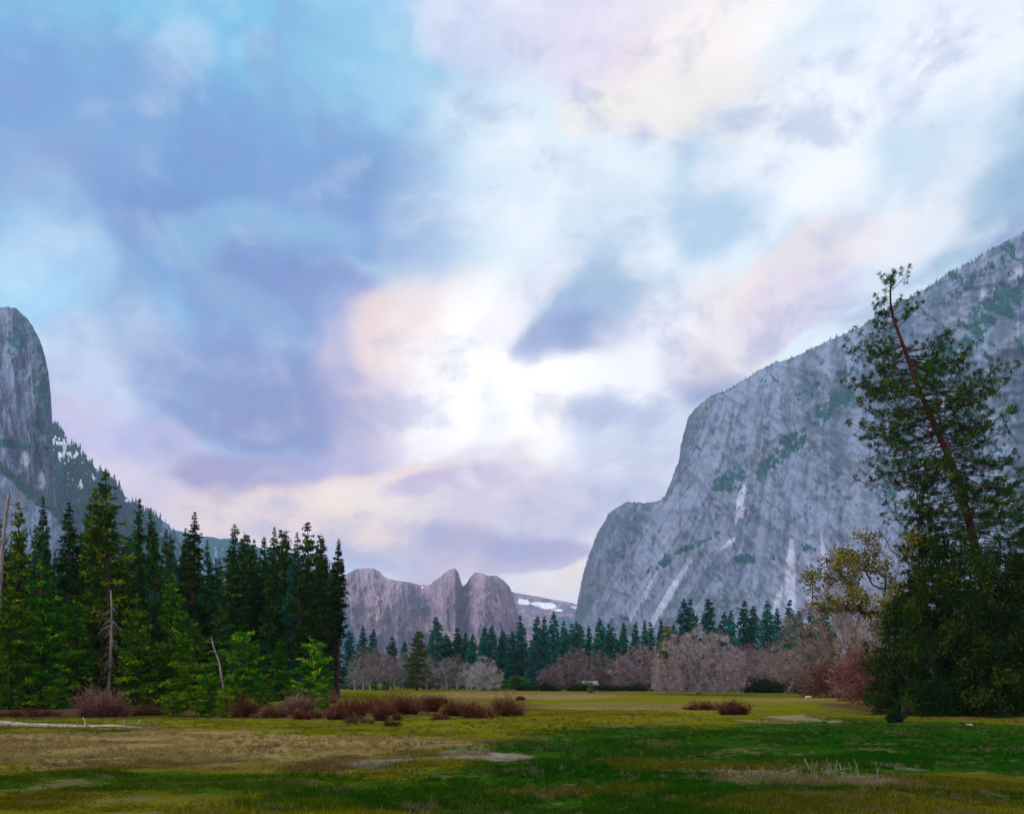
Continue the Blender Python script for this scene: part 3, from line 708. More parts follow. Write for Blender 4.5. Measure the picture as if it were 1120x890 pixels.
def bare_tree(seed, H, R, mat, bark, n=420, cb=0.28, twig=1.1, ntw=16, dome=1.0, lean=(0, 0), leaf=None, leafn=0, leafs=0.3, trunk_r=None, twigw=0.07, name='bare_tree', keep=1.0, stem=None, droop=0.0, leafp=1.0):
    """trunk, limbs that fork towards points spread through a domed crown, and fans of fine twigs"""
    rng = np.random.default_rng(seed)
    tr, cr, lf = MB(), MB(), MB()
    zc = H * cb
    P = []
    lump = rng.normal(size=(9, 3)); lump = norm(lump); lump[:, 2] = abs(lump[:, 2])
    while len(P) < n:
        u = norm(rng.normal(size=3)) * rng.random() ** 0.34
        q = u.copy()
        if q[2] < -0.25:
            continue
        rr = 0.86 + 0.22 * np.max(lump @ norm(u[None])[0]) ** 3
        P.append([q[0] * R * rr + lean[0] * H, q[1] * R * rr + lean[1] * H, zc + (H - zc) * q[2] * rr * 0.98 * dome])
    P = np.array(P)
    root = np.array([0, 0, zc * 0.9]) if stem is None else np.array(stem)
    P = P[np.argsort(np.linalg.norm(P - root, axis=1))]
    nodes = [np.zeros(3) - np.array([0, 0, .2]), root * np.array([.4, .4, .5]), root]
    par = [-1, 0, 1]
    for p in P:
        N = np.array(nodes[2:])
        dd = np.linalg.norm(N - p, axis=1)
        pd = np.linalg.norm(N - root, axis=1)
        cost = dd + 0.25 * pd + np.where(N[:, 2] > p[2] + 0.5, 0.4 * dd, 0)
        k = int(np.argmin(cost)) + 2
        a = nodes[k]
        if dd[k - 2] > 1.0:       # a kinked midpoint
            mpt = (a + p) / 2 + rng.normal(size=3) * 0.10 * dd[k - 2] + np.array([0, 0, 0.06 * dd[k - 2]])
            nodes.append(mpt); par.append(k); k = len(nodes) - 1
        nodes.append(p); par.append(k)
    N = np.array(nodes); par = np.array(par)
    w = np.ones(len(N)) * 1.0
    for i in range(len(N) - 1, 0, -1):
        w[par[i]] += w[i]
    r0 = trunk_r or H * 0.022
    rad = np.maximum(r0 * (w / w[0]) ** 0.46, 0.012)
    idx = np.arange(3, len(N))
    for i in (1, 2):
        pass
    tr.tube(np.array([N[0], N[0] * .5 + N[1] * .5, N[1], N[1] * .5 + N[2] * .5, N[2]]), r0 * np.array([1.35, 1.08, 1.0, 0.95, 0.9]), 8)
    big = idx[rad[idx] > 0.05]
    tr.sticks(N[par[big]], N[big], np.minimum(rad[par[big]], rad[big] * 1.35), rad[big])
    sm = idx[rad[idx] <= 0.05]
    cr.sticks(N[par[sm]], N[sm], rad[sm] * 1.2, rad[sm], 0.25)
    leafpt = np.setdiff1d(idx, par)
    ctr = np.array([lean[0] * H, lean[1] * H, zc])
    for i in idx:
        if rng.random() > keep:
            continue
        out = norm((N[i] - ctr)[None])[0]
        pos = N[i] + rng.normal(size=(ntw, 3)) * twig * 0.25
        d = out * 0.75 + rng.normal(size=(ntw, 3)) * 0.6 + np.array([0, 0, 0.22 - droop])
        cr.kites(pos, d, twig * rng.uniform(0.5, 1.3, ntw), twigw * rng.uniform(0.6, 1.3, ntw), np.clip(rng.random() * .5 + rng.random(ntw) * .5, 0, 1), rng, 0.3)
        if leafn and rng.random() < leafp:
            pos = N[i] + rng.normal(size=(leafn, 3)) * twig * 0.42
            lf.kites(pos, rng.normal(size=(leafn, 3)), leafs * rng.uniform(.6, 1.3, leafn), leafs * .7, np.clip(rng.random() * .6 + rng.random(leafn) * .4, 0, 1), rng)
    parts = [('trunk', tr.mesh(name + ' trunk', bark, True)), ('crown', cr.mesh(name + ' crown', mat))]
    if leafn:
        parts.append(('foliage', lf.mesh(name + ' foliage', leaf)))
    return dict(H=H, R=R, parts=parts)

def shrub(seed, W_, H, mat, n=420, leaf=0, leafmat=None, depth=None):
    """a wide clump of stems rising and spreading from the ground"""
    rng = np.random.default_rng(seed)
    mb = MB()
    nc = max(5, int(W_ * 2.6))
    cx = rng.uniform(-0.38, 0.38, nc) * W_; cyy = rng.uniform(-0.3, 0.3, nc) * (depth or W_ * 0.6)
    for i in range(nc):
        hh = H * rng.uniform(0.40, 1.15) * (1 - 0.7 * abs(cx[i] / (0.5 * W_)) ** 2)
        k = n // nc
        b = np.stack([cx[i] + rng.normal(size=k) * .12, cyy[i] + rng.normal(size=k) * .12, np.full(k, -0.05)], 1)
        d = rng.normal(size=(k, 3)) * np.array([.55, .55, .1]) + np.array([0, 0, 1.0])
        L = hh * rng.uniform(0.5, 1.05, k)
        m_ = b + norm(d) * L[:, None] * .55
        e = m_ + norm(d + rng.normal(size=(k, 3)) * .4) * L[:, None] * .5
        tn = np.clip(rng.random() * .5 + rng.random(k) * .5, 0, 1)
        mb.sticks(b, m_, .018, .013, np.repeat(tn * .6, 6))
        mb.kites(m_, e - m_, L * .55, .03, tn, rng)
        for j in range(5):
            s = rng.random((k, 1))
            p = np.where(rng.random((k, 1)) < .4, b + (m_ - b) * (0.4 + .6 * s), m_ + (e - m_) * s)
            mb.kites(p, norm(d) * .5 + rng.normal(size=(k, 3)) * .6 + np.array([0, 0, .2]), hh * rng.uniform(.15, .4, k), .035, tn, rng)
            if leaf:
                mb.kites(p, rng.normal(size=(k, 3)), leaf, leaf * .6, rng.random(k), rng)
    return mb.mesh('shrub foliage', mat)

def stand(proto, px, topy, d, wpx, label, name, cat, group, seed, base=None):
    """one tree of this kind planted at its distance, grown to its height and spread"""
    x = (px - CX) / F * d
    z = float(ground_h(x, d)) - 0.05
    H = (HY - topy) / F * d + CAMZ - z
    sx = (wpx * 1.28 / 2 / F * d) / proto['R']
    rng = np.random.default_rng(seed)
    r = thing(name, proto['parts'], (x, d, z), (sx, sx * rng.uniform(.85, 1.15), H / proto['H']), rng.uniform(0, 6.28), label, cat, group)
    r.rotation_euler[0] = rng.normal() * 0.014; r.rotation_euler[1] = rng.normal() * 0.014
    return r

# prototypes
P_TALL = [conifer(100 + i, 36, 3.8, [0.10, 0.14, 0.07, 0.18][i], M_FIR, M_BARK, 1.0, [0.75, 0.85, 0.7, 0.8][i], 0.30, 0.68, [0.03, 0.10, 0.02, 0.16][i], 0.35) for i in range(4)]
P_HIGH = [conifer(120 + i, 38, 3.2, [0.34, 0.26, 0.40][i], M_FIR, M_BARK, 0.95, [0.62, 0.7, 0.55][i], 0.25, 0.68, [0.08, 0.15, 0.22][i], 0.45, bare=0.8) for i in range(3)]
P_OLIVE = [conifer(140 + i, 34, 5.0, [0.06, 0.10][i], M_PINE, M_BARK, 1.0, [0.80, 0.72][i], 0.22, 0.74, 0.06, 0.30) for i in range(2)]
P_YOUNG = [conifer(160 + i, 13, 2.9, 0.02, M_YOUNG, M_BARK, 1.25, 0.72, 0.10, 0.40, 0.04, 0.15, trunk_r=.16, bare=0) for i in range(3)]
P_ROUND = [conifer(180 + i, 7, 2.3, 0.03, M_ROUND, M_BARK, 1.4, 0.45, -0.05, 0.36, 0.0, 0.30, trunk_r=.12, bare=0, updir=0.7) for i in range(2)]
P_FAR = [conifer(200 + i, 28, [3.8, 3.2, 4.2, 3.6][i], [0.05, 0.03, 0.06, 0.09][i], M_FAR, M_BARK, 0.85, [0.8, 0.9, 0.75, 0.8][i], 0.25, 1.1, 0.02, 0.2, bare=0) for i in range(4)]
P_YEL = [conifer(220, 20, 3.6, 0.05, M_YEL, M_BARK, 1.0, 0.6, 0.1, 0.8, 0.02, 0.3)]
P_BARE = [bare_tree(240 + i, 13, 7, [M_TWIG, M_TWIGP, M_TWIGG][i], M_BARKG, 300, 0.25, 1.15, 14, twigw=0.085) for i in range(3)]
P_BARET = [bare_tree(250 + i, 16, 2.8, [M_TWIGG, M_TWIG][i], M_BARKP, 170, 0.30, 1.1, 10, twigw=0.085, trunk_r=.22) for i in range(2)]
M_TWIGO = leaf_mat('pale pinkish oak twigs', (0.08, 0.055, 0.06), (0.30, 0.23, 0.235), (0.52, 0.42, 0.415), 0.25)
M_TWIGB = leaf_mat('brownish bare twigs', (0.05, 0.032, 0.028), (0.19, 0.130, 0.115), (0.39, 0.285, 0.25), 0.25)
P_OAK = [bare_tree(260, 15, 12.8, M_TWIGO, M_BARKG, 800, 0.22, 0.95, 20, trunk_r=0.45, twigw=0.065)]

ORD = ['first', 'second', 'third', 'fourth', 'fifth', 'sixth', 'seventh', 'eighth', 'ninth', 'tenth', 'eleventh', 'twelfth', 'thirteenth', 'fourteenth', 'fifteenth', 'sixteenth', 'seventeenth', 'eighteenth', 'nineteenth', 'twentieth',
       'twenty-first', 'twenty-second', 'twenty-third', 'twenty-fourth', 'twenty-fifth', 'twenty-sixth', 'twenty-seventh', 'twenty-eighth', 'twenty-ninth', 'thirtieth']

# ------------------------------------------------------------------ left grove
GL = 'tall conifers of the left grove'
LEFT = [  # px, top row, distance, width px, kind, index, label
 (18, 548, 118, 44, 'O', 0, 'olive conifer rising just right of the bleached snag'),
 (-12, 556, 112, 52, 'O', 1, 'olive conifer cut by the left picture edge, behind the snag'),
 (53, 544, 126, 30, 'T', 0, 'narrow dark conifer standing under the foot of the grey rock tower'),
 (77, 550, 110, 50, 'T', 1, 'broad dark conifer immediately left of the tall olive pair'),
 (101, 534, 112, 46, 'O', 1, 'olive conifer touching the left side of the grove\'s tallest tree'),
 (120, 514, 104, 72, 'O', 0, 'tallest and widest olive conifer of the left grove, bare grey limbs low on it'),
 (148, 545, 122, 36, 'T', 2, 'dark conifer half hidden on the right side of the tallest olive one'),
 (171, 558, 118, 34, 'T', 0, 'slim dark conifer standing alone in the gap right of the tallest olive one'),
 (183, 584, 150, 24, 'T', 3, 'small blue green conifer far back just right of the slim dark lone one'),
 (199, 578, 132, 32, 'T', 1, 'dark conifer leaning against the left side of the pointed tall spire tree'),
 (213, 562, 116, 42, 'T', 0, 'tall dark pointed conifer, the spire over the left grove\'s middle'),
]
RIGHTS = [(231, 590, 160, 24, 'T', 3), (250, 574, 150, 34, 'H', 1), (263, 582, 165, 26, 'H', 0), (272, 585, 170, 22, 'H', 2), (280, 590, 160, 26, 'T', 2), (289, 588, 155, 24, 'H', 1), (300, 577, 150, 32, 'T', 0),
          (309, 580, 175, 22, 'H', 2), (320, 579, 168, 26, 'H', 0), (331, 584, 150, 32, 'T', 3), (342, 572, 158, 30, 'H', 2), (352, 582, 150, 28, 'H', 0), (362, 589, 170, 22, 'H', 1), (369, 599, 160, 22, 'H', 2)]
KIND = {'T': P_TALL, 'H': P_HIGH, 'O': P_OLIVE}
sd_ = 1000
for (px, ty, d, w_, k, i, lab) in LEFT:
    sd_ += 1
    stand(KIND[k][i], px, ty, d, w_, lab, 'conifer', 'conifer', GL, sd_)
for j, (px, ty, d, w_, k, i) in enumerate(RIGHTS):
    sd_ += 1
    n_ = len(RIGHTS) - j
    lab = 'tall thin conifer ending the left grove at its right edge' if n_ == 1 else 'tall thin conifer, %s counted from the right edge of the left grove' % ORD[n_ - 1]
    stand(KIND[k][i], px, ty, d, w_, lab, 'conifer', 'conifer', GL, sd_)
rng = np.random.default_rng(5)
LB = 'dark conifer deep inside the left grove, mostly hidden behind the front trees'
for j in range(84):                                  # the depth of the grove behind the front trees
    px = -60 + (j + rng.random()) / 84 * 425
    d = rng.uniform(150, 235)
    ty = (580 if px < 190 else 600) + rng.uniform(-6, 44)
    sd_ += 1
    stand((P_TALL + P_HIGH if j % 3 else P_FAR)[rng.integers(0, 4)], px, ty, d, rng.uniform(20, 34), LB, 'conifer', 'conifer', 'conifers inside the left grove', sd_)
GY = 'young conifers along the front of the left grove'
YOUNG = [(47, 614, 98, 62, 'Y', 0, 'bright green young conifer in front, the highest near the left edge'),
 (12, 640, 96, 64, 'Y', 1, 'bright green young conifer at the left picture edge below the snag'),
 (82, 652, 98, 52, 'Y', 2, 'green young conifer between the left one and the bare grey limbs'),
 (150, 650, 100, 48, 'Y', 0, 'green young conifer just right of the bare grey limbs'),
 (187, 626, 104, 52, 'Y', 1, 'tall pointed bright young conifer in the middle of the grove front'),
 (212, 678, 98, 58, 'Y', 2, 'broad bright young conifer whose right side meets the curved dead stem'),
 (240, 700, 106, 40, 'Y', 0, 'green young conifer behind the curved pale dead stem'),
 (266, 693, 104, 46, 'R', 0, 'rounded bright young pine right of the curved dead stem'),
 (343, 701, 102, 44, 'R', 1, 'rounded bright young pine standing out before the thin trunks at the grove\'s right end'),
 (289, 738, 112, 22, 'R', 0, 'small green sapling between the two rounded young pines'),
 (247, 752, 78, 24, 'R', 1, 'dark round little pine, right one of the pair on the grass edge'),
 (228, 738, 79, 42, 'R', 0, 'dark green bushy pine, widest of the low ones on the grass edge'),
 (190, 756, 77, 24, 'R', 1, 'small round pine alone on the grass edge, left of the wide bushy one'),
 (352, 748, 94, 20, 'R', 0, 'small dark sapling in front of the rounded young pine at right'),
 (66, 742, 96, 34, 'R', 1, 'low green pine left of the pale red brush'),
 (118, 690, 106, 40, 'Y', 1, 'dark green young conifer below the bare grey limbs'),
 (308, 700, 134, 36, 'Y', 2, 'green young conifer in the shade between the two rounded pines'),
 (180, 700, 110, 44, 'Y', 0, 'shaded young conifer below the tall pointed bright one'),
 (30, 690, 102, 60, 'Y', 2, 'shaded young conifer low near the left edge of the grove'),
]
for (px, ty, d, w_, k, i, lab) in YOUNG:
    sd_ += 1
    stand((P_YOUNG if k == 'Y' else P_ROUND)[i], px, ty, d, w_, lab, 'young_conifer', 'young conifer', GY, sd_)

# ------------------------------------------------------------------ far tree line
FARB = [  # between the grove and the cabin: px, top row
 (384, 690, 330, 22), (395, 685, 350, 20), (407, 688, 360, 20), (430, 696, 360, 18), (441, 701, 370, 16), (470, 697, 380, 18), (479, 675, 360, 28), (491, 698, 360, 24), (503, 692, 370, 16), (510, 691, 370, 14), (518, 693, 365, 18),
 (528, 689, 380, 15), (538, 684, 370, 20), (549, 688, 375, 18), (560, 690, 360, 20), (571, 673, 370, 20), (585, 674, 355, 22), (594, 675, 370, 20), (605, 669, 360, 20), (618, 679, 375, 18), (632, 680, 380, 20)]
FARC = [(645, 685, 380, 16), (657, 676, 360, 22), (668, 682, 370, 18), (682, 681, 385, 16), (693, 681, 380, 18), (704, 678, 390, 12), (711, 680, 380, 18), (723, 677, 385, 14), (735, 683, 390, 16), (746, 655, 350, 22), (756, 655, 350, 22),
 (778, 655, 340, 28), (789, 670, 380, 22), (800, 667, 340, 24), (811, 657, 360, 22), (825, 662, 360, 24), (837, 658, 350, 26), (851, 665, 370, 18), (862, 656, 350, 22), (874, 668, 360, 24), (886, 664, 370, 22), (900, 660, 360, 26)]
GF = 'conifers of the far tree line'
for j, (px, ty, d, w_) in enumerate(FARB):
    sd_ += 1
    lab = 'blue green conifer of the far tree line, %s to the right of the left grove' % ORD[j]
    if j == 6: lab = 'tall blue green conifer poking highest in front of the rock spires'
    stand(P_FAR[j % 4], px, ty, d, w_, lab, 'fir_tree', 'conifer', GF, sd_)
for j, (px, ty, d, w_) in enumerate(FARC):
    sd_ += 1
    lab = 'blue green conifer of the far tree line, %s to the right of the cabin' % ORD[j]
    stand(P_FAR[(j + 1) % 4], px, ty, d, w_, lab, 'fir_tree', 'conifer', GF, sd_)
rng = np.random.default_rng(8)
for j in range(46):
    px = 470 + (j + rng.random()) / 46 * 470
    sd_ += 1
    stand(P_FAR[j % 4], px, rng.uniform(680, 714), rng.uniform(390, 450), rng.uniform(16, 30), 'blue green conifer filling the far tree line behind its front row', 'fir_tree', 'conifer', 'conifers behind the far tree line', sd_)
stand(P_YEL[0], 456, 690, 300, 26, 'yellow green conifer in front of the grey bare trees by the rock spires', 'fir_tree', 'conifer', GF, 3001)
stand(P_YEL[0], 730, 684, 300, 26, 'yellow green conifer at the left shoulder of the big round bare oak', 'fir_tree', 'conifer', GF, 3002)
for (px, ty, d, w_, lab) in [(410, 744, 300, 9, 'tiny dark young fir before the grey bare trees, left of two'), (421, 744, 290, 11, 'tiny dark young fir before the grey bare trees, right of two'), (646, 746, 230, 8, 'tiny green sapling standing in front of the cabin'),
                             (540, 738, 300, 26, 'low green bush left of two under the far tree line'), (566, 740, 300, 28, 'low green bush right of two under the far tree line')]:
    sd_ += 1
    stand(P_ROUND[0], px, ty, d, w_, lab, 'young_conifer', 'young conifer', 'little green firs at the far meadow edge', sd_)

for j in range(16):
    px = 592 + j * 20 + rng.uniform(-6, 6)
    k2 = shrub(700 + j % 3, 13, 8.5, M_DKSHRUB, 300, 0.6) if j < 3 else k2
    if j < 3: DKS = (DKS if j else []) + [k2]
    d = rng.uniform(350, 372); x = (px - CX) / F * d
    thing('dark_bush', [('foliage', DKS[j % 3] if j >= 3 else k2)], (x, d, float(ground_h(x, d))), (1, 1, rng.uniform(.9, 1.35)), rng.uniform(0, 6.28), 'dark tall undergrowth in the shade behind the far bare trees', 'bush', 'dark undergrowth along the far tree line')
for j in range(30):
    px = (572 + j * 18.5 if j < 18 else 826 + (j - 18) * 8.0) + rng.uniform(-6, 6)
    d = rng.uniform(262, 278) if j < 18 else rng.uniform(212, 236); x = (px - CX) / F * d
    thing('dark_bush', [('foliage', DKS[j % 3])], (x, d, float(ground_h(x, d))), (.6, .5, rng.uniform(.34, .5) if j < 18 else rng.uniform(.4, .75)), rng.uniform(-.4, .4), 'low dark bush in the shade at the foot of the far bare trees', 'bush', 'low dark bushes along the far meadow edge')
GB = 'bare deciduous trees along the far meadow edge'
BARE = [(388, 720, 300, 15, 'T', 0, 'slender grey bare tree nearest the right edge of the left grove'), (397, 708, 320, 16, 'T', 1, 'slender grey bare tree under the first far conifer right of the grove'), (405, 714, 318, 15, 'T', 0, 'slender grey bare tree, third right of the grove\'s last trunk'),
 (413, 703, 310, 18, 'T', 1, 'tallest slender grey bare tree between grove and yellow green conifer'), (422, 712, 312, 15, 'T', 0, 'slender grey bare tree just right of the tallest slender one'), (431, 718, 306, 15, 'T', 1, 'slender grey bare tree, second left of the yellow green conifer'),
 (441, 713, 310, 17, 'T', 0, 'slender grey bare tree touching the left side of the yellow green conifer'), (467, 715, 300, 18, 'T', 0, 'slender grey bare tree touching the right side of the yellow green conifer'), (478, 722, 304, 16, 'T', 1, 'slender grey bare tree, second right of the yellow green conifer'),
 (489, 718, 300, 17, 'T', 0, 'slender grey bare tree, third right of the yellow green conifer'), (500, 716, 300, 18, 'T', 1, 'slender grey bare tree, fourth right of the yellow green conifer'), (511, 724, 296, 15, 'T', 0, 'slender grey bare tree just left of the small pale domed one'),
 (529, 718, 280, 34, 'B', 2, 'small pale domed bare tree left of the low green bushes'), (628, 710, 300, 34, 'B', 0, 'pinkish bare tree just left of the cabin'), (602, 726, 300, 24, 'B', 1, 'pink low bare tree, second left of the cabin'),
 (656, 712, 330, 32, 'B', 1, 'pinkish bare tree rising behind the cabin'), (698, 706, 290, 50, 'B', 1, 'broad pink bare tree between the cabin and the big round oak'),
 (818, 706, 260, 56, 'B', 1, 'pinkish bare tree touching the right side of the big round oak'), (849, 703, 240, 60, 'B', 0, 'pinkish bare tree above the leaning pale trunk')]
for (px, ty, d, w_, k, i, lab) in BARE:
    sd_ += 1
    stand((P_BARET if k == 'T' else P_BARE)[i], px, ty, d, w_, lab, 'bare_tree', 'bare tree', GB, sd_)
stand(P_OAK[0], 764, 687, 196, 80, 'big round bare oak with pinkish twigs standing out on the meadow', 'bare_oak', 'bare tree', None, 3100)
RO = bare_tree(270, 20, 10, M_TWIGB, M_BARKG, 640, 0.22, 1.15, 14, trunk_r=0.4, twigw=0.07)
stand(RO, 918, 636, 170, 100, 'large pinkish bare oak behind the yellow leaved branches at right', 'bare_oak', 'bare tree', None, 3101)
stand(RO, 970, 646, 150, 84, 'pinkish bare oak partly hidden by the dark conifers at right', 'bare_oak', 'bare tree', None, 3102)
RR = bare_tree(275, 9, 5, M_SHRUBP, M_BARKG, 220, 0.2, 1.2, 6, leaf=M_RUST, leafn=14, leafs=0.32)
stand(RR, 950, 708, 135, 70, 'low rusty leaved tree under the big bare oak at right', 'rusty_oak', 'tree', None, 3103)
stand(RR, 905, 724, 160, 50, 'small rusty leaved tree left of the dark conifers, lowest on the meadow edge', 'rusty_oak', 'tree', None, 3104)
# leaning pale trunk
LEAN = bare_tree(280, 11, 4.2, M_TWIG, M_BARKP, 160, 0.45, 1.1, 12, lean=(-0.24, 0), stem=(-1.9, 0, 5.0), trunk_r=0.22)
z_ = float(ground_h((857 - CX) / F * 225, 225))
thing('birch_tree', LEAN['parts'], ((857 - CX) / F * 225, 225, z_), (1, 1, 1), 0, 'bare tree with a pale leaning trunk at the far meadow edge', 'bare tree')

# ------------------------------------------------------------------ big leaning pine and its neighbours
def leaning_pine():
    rng = np.random.default_rng(77)
    d = 86.0
    path = [(1094, 778), (1091, 745), (1086, 690), (1077, 630), (1064, 573), (1051, 519), (1031, 472), (1008, 418), (994, 375), (983, 343), (979, 315), (984, 290)]
    pts = np.array([at(a, b, d) for a, b in path])
    base = pts[0].copy(); base[2] = float(ground_h(base[0], base[1])) - 0.1
    pts[0, 2] = base[2]
    pts = pts - base
    pts[:, 1] += np.linspace(0, 1, len(pts)) * 1.5
    H = pts[-1, 2]
    L_ = np.concatenate([[0], np.cumsum(np.linalg.norm(np.diff(pts, axis=0), axis=1))])
    LT = L_[-1]
    ss = np.linspace(0, LT, 30)
    tp = np.stack([np.interp(ss, L_, pts[:, j]) for j in range(3)], 1)
    tr, cr = MB(), MB()
    rad = 0.50 * (1 - ss / LT) ** 0.75 + 0.035
    rad[0] *= 1.4
    tr.tube(tp, rad, 10)
    def tuft(c, ax, s, n=22, tint=None):
        k = len(c)
        cc = np.repeat(c, n, 0)
        aa = np.repeat(ax, n, 0)
        dd = norm(rng.normal(size=(k * n, 3)) + aa * 0.75 + np.array([0, 0, .15]))
        tn = np.repeat(rng.random(k), n) * .7 + rng.random(k * n) * .3
        cr.kites(cc + dd * 0.03, dd, s * rng.uniform(.65, 1.15, k * n), s * .16, tn, rng, .5)
    A, B, RA, RB = [], [], [], []
    ends, axes = [], []
    for i in range(330):
        t_ = 0.20 + 0.78 * ((i + rng.random()) / 330)
        p0 = np.array([np.interp(t_ * LT, L_, pts[:, j]) for j in range(3)])
        if t_ > 0.84:
            if rng.random() < .55: continue
            L = rng.uniform(1.2, 3.2) * (1 - (t_ - 0.84) / 0.24)
            up = rng.uniform(0.3, 1.1)
        else:
            L = rng.uniform(2.2, 8.4) * (1.08 - 0.42 * abs(t_ - 0.55) / 0.4)
            up = rng.uniform(-0.40, 0.22)
        L *= 1.0 if rng.random() < .75 else 1.25
        a = rng.uniform(0, 2 * math.pi)
        o = np.array([math.cos(a), 0.8 * math.sin(a), up])
        s = np.linspace(0, 1, 7)[:, None]
        bp_ = p0 + o * L * s + np.array([0, 0, 1.0]) * L * (-.20 * s ** 1.5 + .38 * s ** 3.2) + np.cumsum(rng.normal(size=(7, 3)) * .05 * L / 4, 0) * s
        r = np.linspace(.042, .013, 7) * (0.6 + L / 6)
        A.append(bp_[:-1]); B.append(bp_[1:]); RA.append(r[:-1]); RB.append(r[1:])
        nt = int(L * 3.2)
        q = rng.uniform(.30, 1.0, nt) ** .8
        q[0] = 1
        b0 = np.stack([np.interp(q, s[:, 0], bp_[:, j]) for j in range(3)], 1)
        off = rng.normal(size=(nt, 3)) * np.array([.6, .6, .42]) * (0.35 + .17 * L) * (1.15 - q[:, None]) * 1.2 + np.array([0, 0, .12])
        e = b0 + off
        A.append(b0); B.append(e); RA.append(np.full(nt, .02)); RB.append(np.full(nt, .012))
        ends.append(e); axes.append(norm(off + o * .3))
    tr.sticks(np.concatenate(A), np.concatenate(B), np.concatenate(RA), np.concatenate(RB))
    ends = np.concatenate(ends); axes = np.concatenate(axes)
    tuft(ends, axes, 0.37)
    n_ = 12
    tt = np.repeat(tp[-1:], n_, 0) - np.array([0, 0, 1]) * rng.uniform(0, 1.2, (n_, 1)) + rng.normal(size=(n_, 3)) * .12
    tuft(tt, np.repeat([[0, 0, 1.]], n_, 0), .36)
    r = link('pine_tree', None); r.location = [float(q) for q in base]
    tag(r, 'very tall leaning pine with a bare red brown trunk and tufted open crown', 'pine')
    link('trunk', tr.mesh('pine trunk', M_BARKR, True), r)
    link('crown', cr.mesh('pine crown', M_PINEC), r)
leaning_pine()

P_CEDAR = [conifer(300 + i, 24, 6.0, 0.01, M_RC, M_BARK, 1.0, [0.55, 0.62, 0.5][i], 0.38, 0.52, [0.22, 0.15, 0.28][i], 0.15, bare=0, updir=0.2) for i in range(3)]
GR = 'dense dark conifers around the leaning pine'
for (px, ty, d, w_, i, lab) in [(1002, 528, 88, 84, 0, 'dense dark conifer left of the leaning red trunk'), (1050, 612, 84, 96, 1, 'dense dark conifer in front of the foot of the leaning trunk'),
                                (1122, 548, 92, 84, 2, 'dense dark conifer right of the leaning trunk at the picture edge'), (1096, 640, 82, 90, 0, 'lower dark conifer filling the right picture corner under the pine'),
                                (992, 630, 86, 70, 2, 'lowest dark conifer on the left flank of the right grove'), (1022, 575, 87, 80, 1, 'middle dark conifer just left of the leaning trunk'), (1160, 580, 86, 100, 1, 'dark conifer mostly beyond the right picture edge'),
                                (1078, 606, 94, 84, 0, 'dark conifer hidden behind the foot of the leaning trunk'), (1112, 604, 88, 76, 1, 'dark drooping conifer at the right picture edge below the pine boughs'), (1030, 660, 83, 84, 2, 'short dark conifer in the front of the right grove')]:
    sd_ += 1
    stand(P_CEDAR[i], px, ty, d, w_, lab, 'cedar_tree', 'conifer', GR, sd_)
P_LIVE = [bare_tree(310 + i, 15, 6.5, M_DKSHRUB, M_BARKG, 210, 0.12, 1.0, 2, leaf=M_RC, leafn=62, leafs=0.30, trunk_r=0.35, leafp=0.72, name='live oak') for i in range(2)]
for (px, ty, d, w_, i, lab) in [(1046, 574, 80, 104, 0, 'dense dark leafy tree hiding the lower trunk of the leaning pine'), (1100, 606, 78.5, 100, 1, 'dense dark leafy tree in the right picture corner under the pine'), (988, 652, 83, 66, 1, 'dark leafy tree on the left edge of the right grove above the lone black bush')]:
    sd_ += 1
    stand(P_LIVE[i], px, ty, d, w_, lab, 'leafy_tree', 'tree', GR, sd_)
# yellow-leaved oak reaching out to the left of the conifers
z_ = float(ground_h((1006 - CX) / F * 90, 90))
OK = bare_tree(290, 18.5, 6.6, M_TWIG, M_BARKG, 110, 0.62, 0.9, 5, lean=(-0.30, -0.03), stem=(-1.6, 0, 7.5), leaf=M_OAKLEAF, leafn=60, leafs=0.30, trunk_r=0.30, leafp=0.6, name='oak')
thing('oak_tree', OK['parts'], ((1006 - CX) / F * 90, 90, z_), (1, 1, 1), 0, 'oak with yellow brown leaf clumps reaching out left of the dark conifers', 'oak')

# ------------------------------------------------------------------ shrubs, brush and undergrowth
def bush(name, px, row, wpx, hpx, mat, label, cat, group, seed, leaf=0, n=420):
    d = dist(row)
    x = (px - CX) / F * d
    wpx = wpx * (1.12 if name == 'willow_shrub' else 1)
    me = shrub(seed, wpx / F * d, hpx / F * d * 1.1, mat, n, leaf)
    return thing(name, [('foliage', me)], (x, d, float(ground_h(x, d))), (1, 1, 1), 0, label, cat, group)
GS = 'red brown shrubs in front of the left grove'
SH = [(110, 784, 50, 30, M_SHRUBP, 'large pale red brush clump behind the fallen log', 900), (30, 783, 70, 12, M_SHRUB, 'low dark red brush along the left grove\'s foot at the picture edge', 500), (160, 782, 40, 16, M_SHRUB, 'low red brush right of the large pale red clump', 400),
 (266, 783, 22, 24, M_SHRUB, 'small dark red shrub right of the dark round little pine', 350), (288, 784, 26, 16, M_SHRUB, 'low red shrub below the small green sapling', 350), (308, 783, 22, 18, M_SHRUBP, 'reddish shrub left of the rounded young pine at the grove\'s right end', 350),
 (328, 780, 40, 26, M_SHRUBP, 'pale red shrub directly below that right rounded young pine', 500), (336, 785, 34, 18, M_SHRUB, 'dark red shrub in front of the right rounded young pine', 450), (352, 770, 30, 22, M_SHRUBP, 'pale shrub against the last thin trunks of the grove', 350)]
GM = 'red brown shrubs in the thicket out on the meadow'
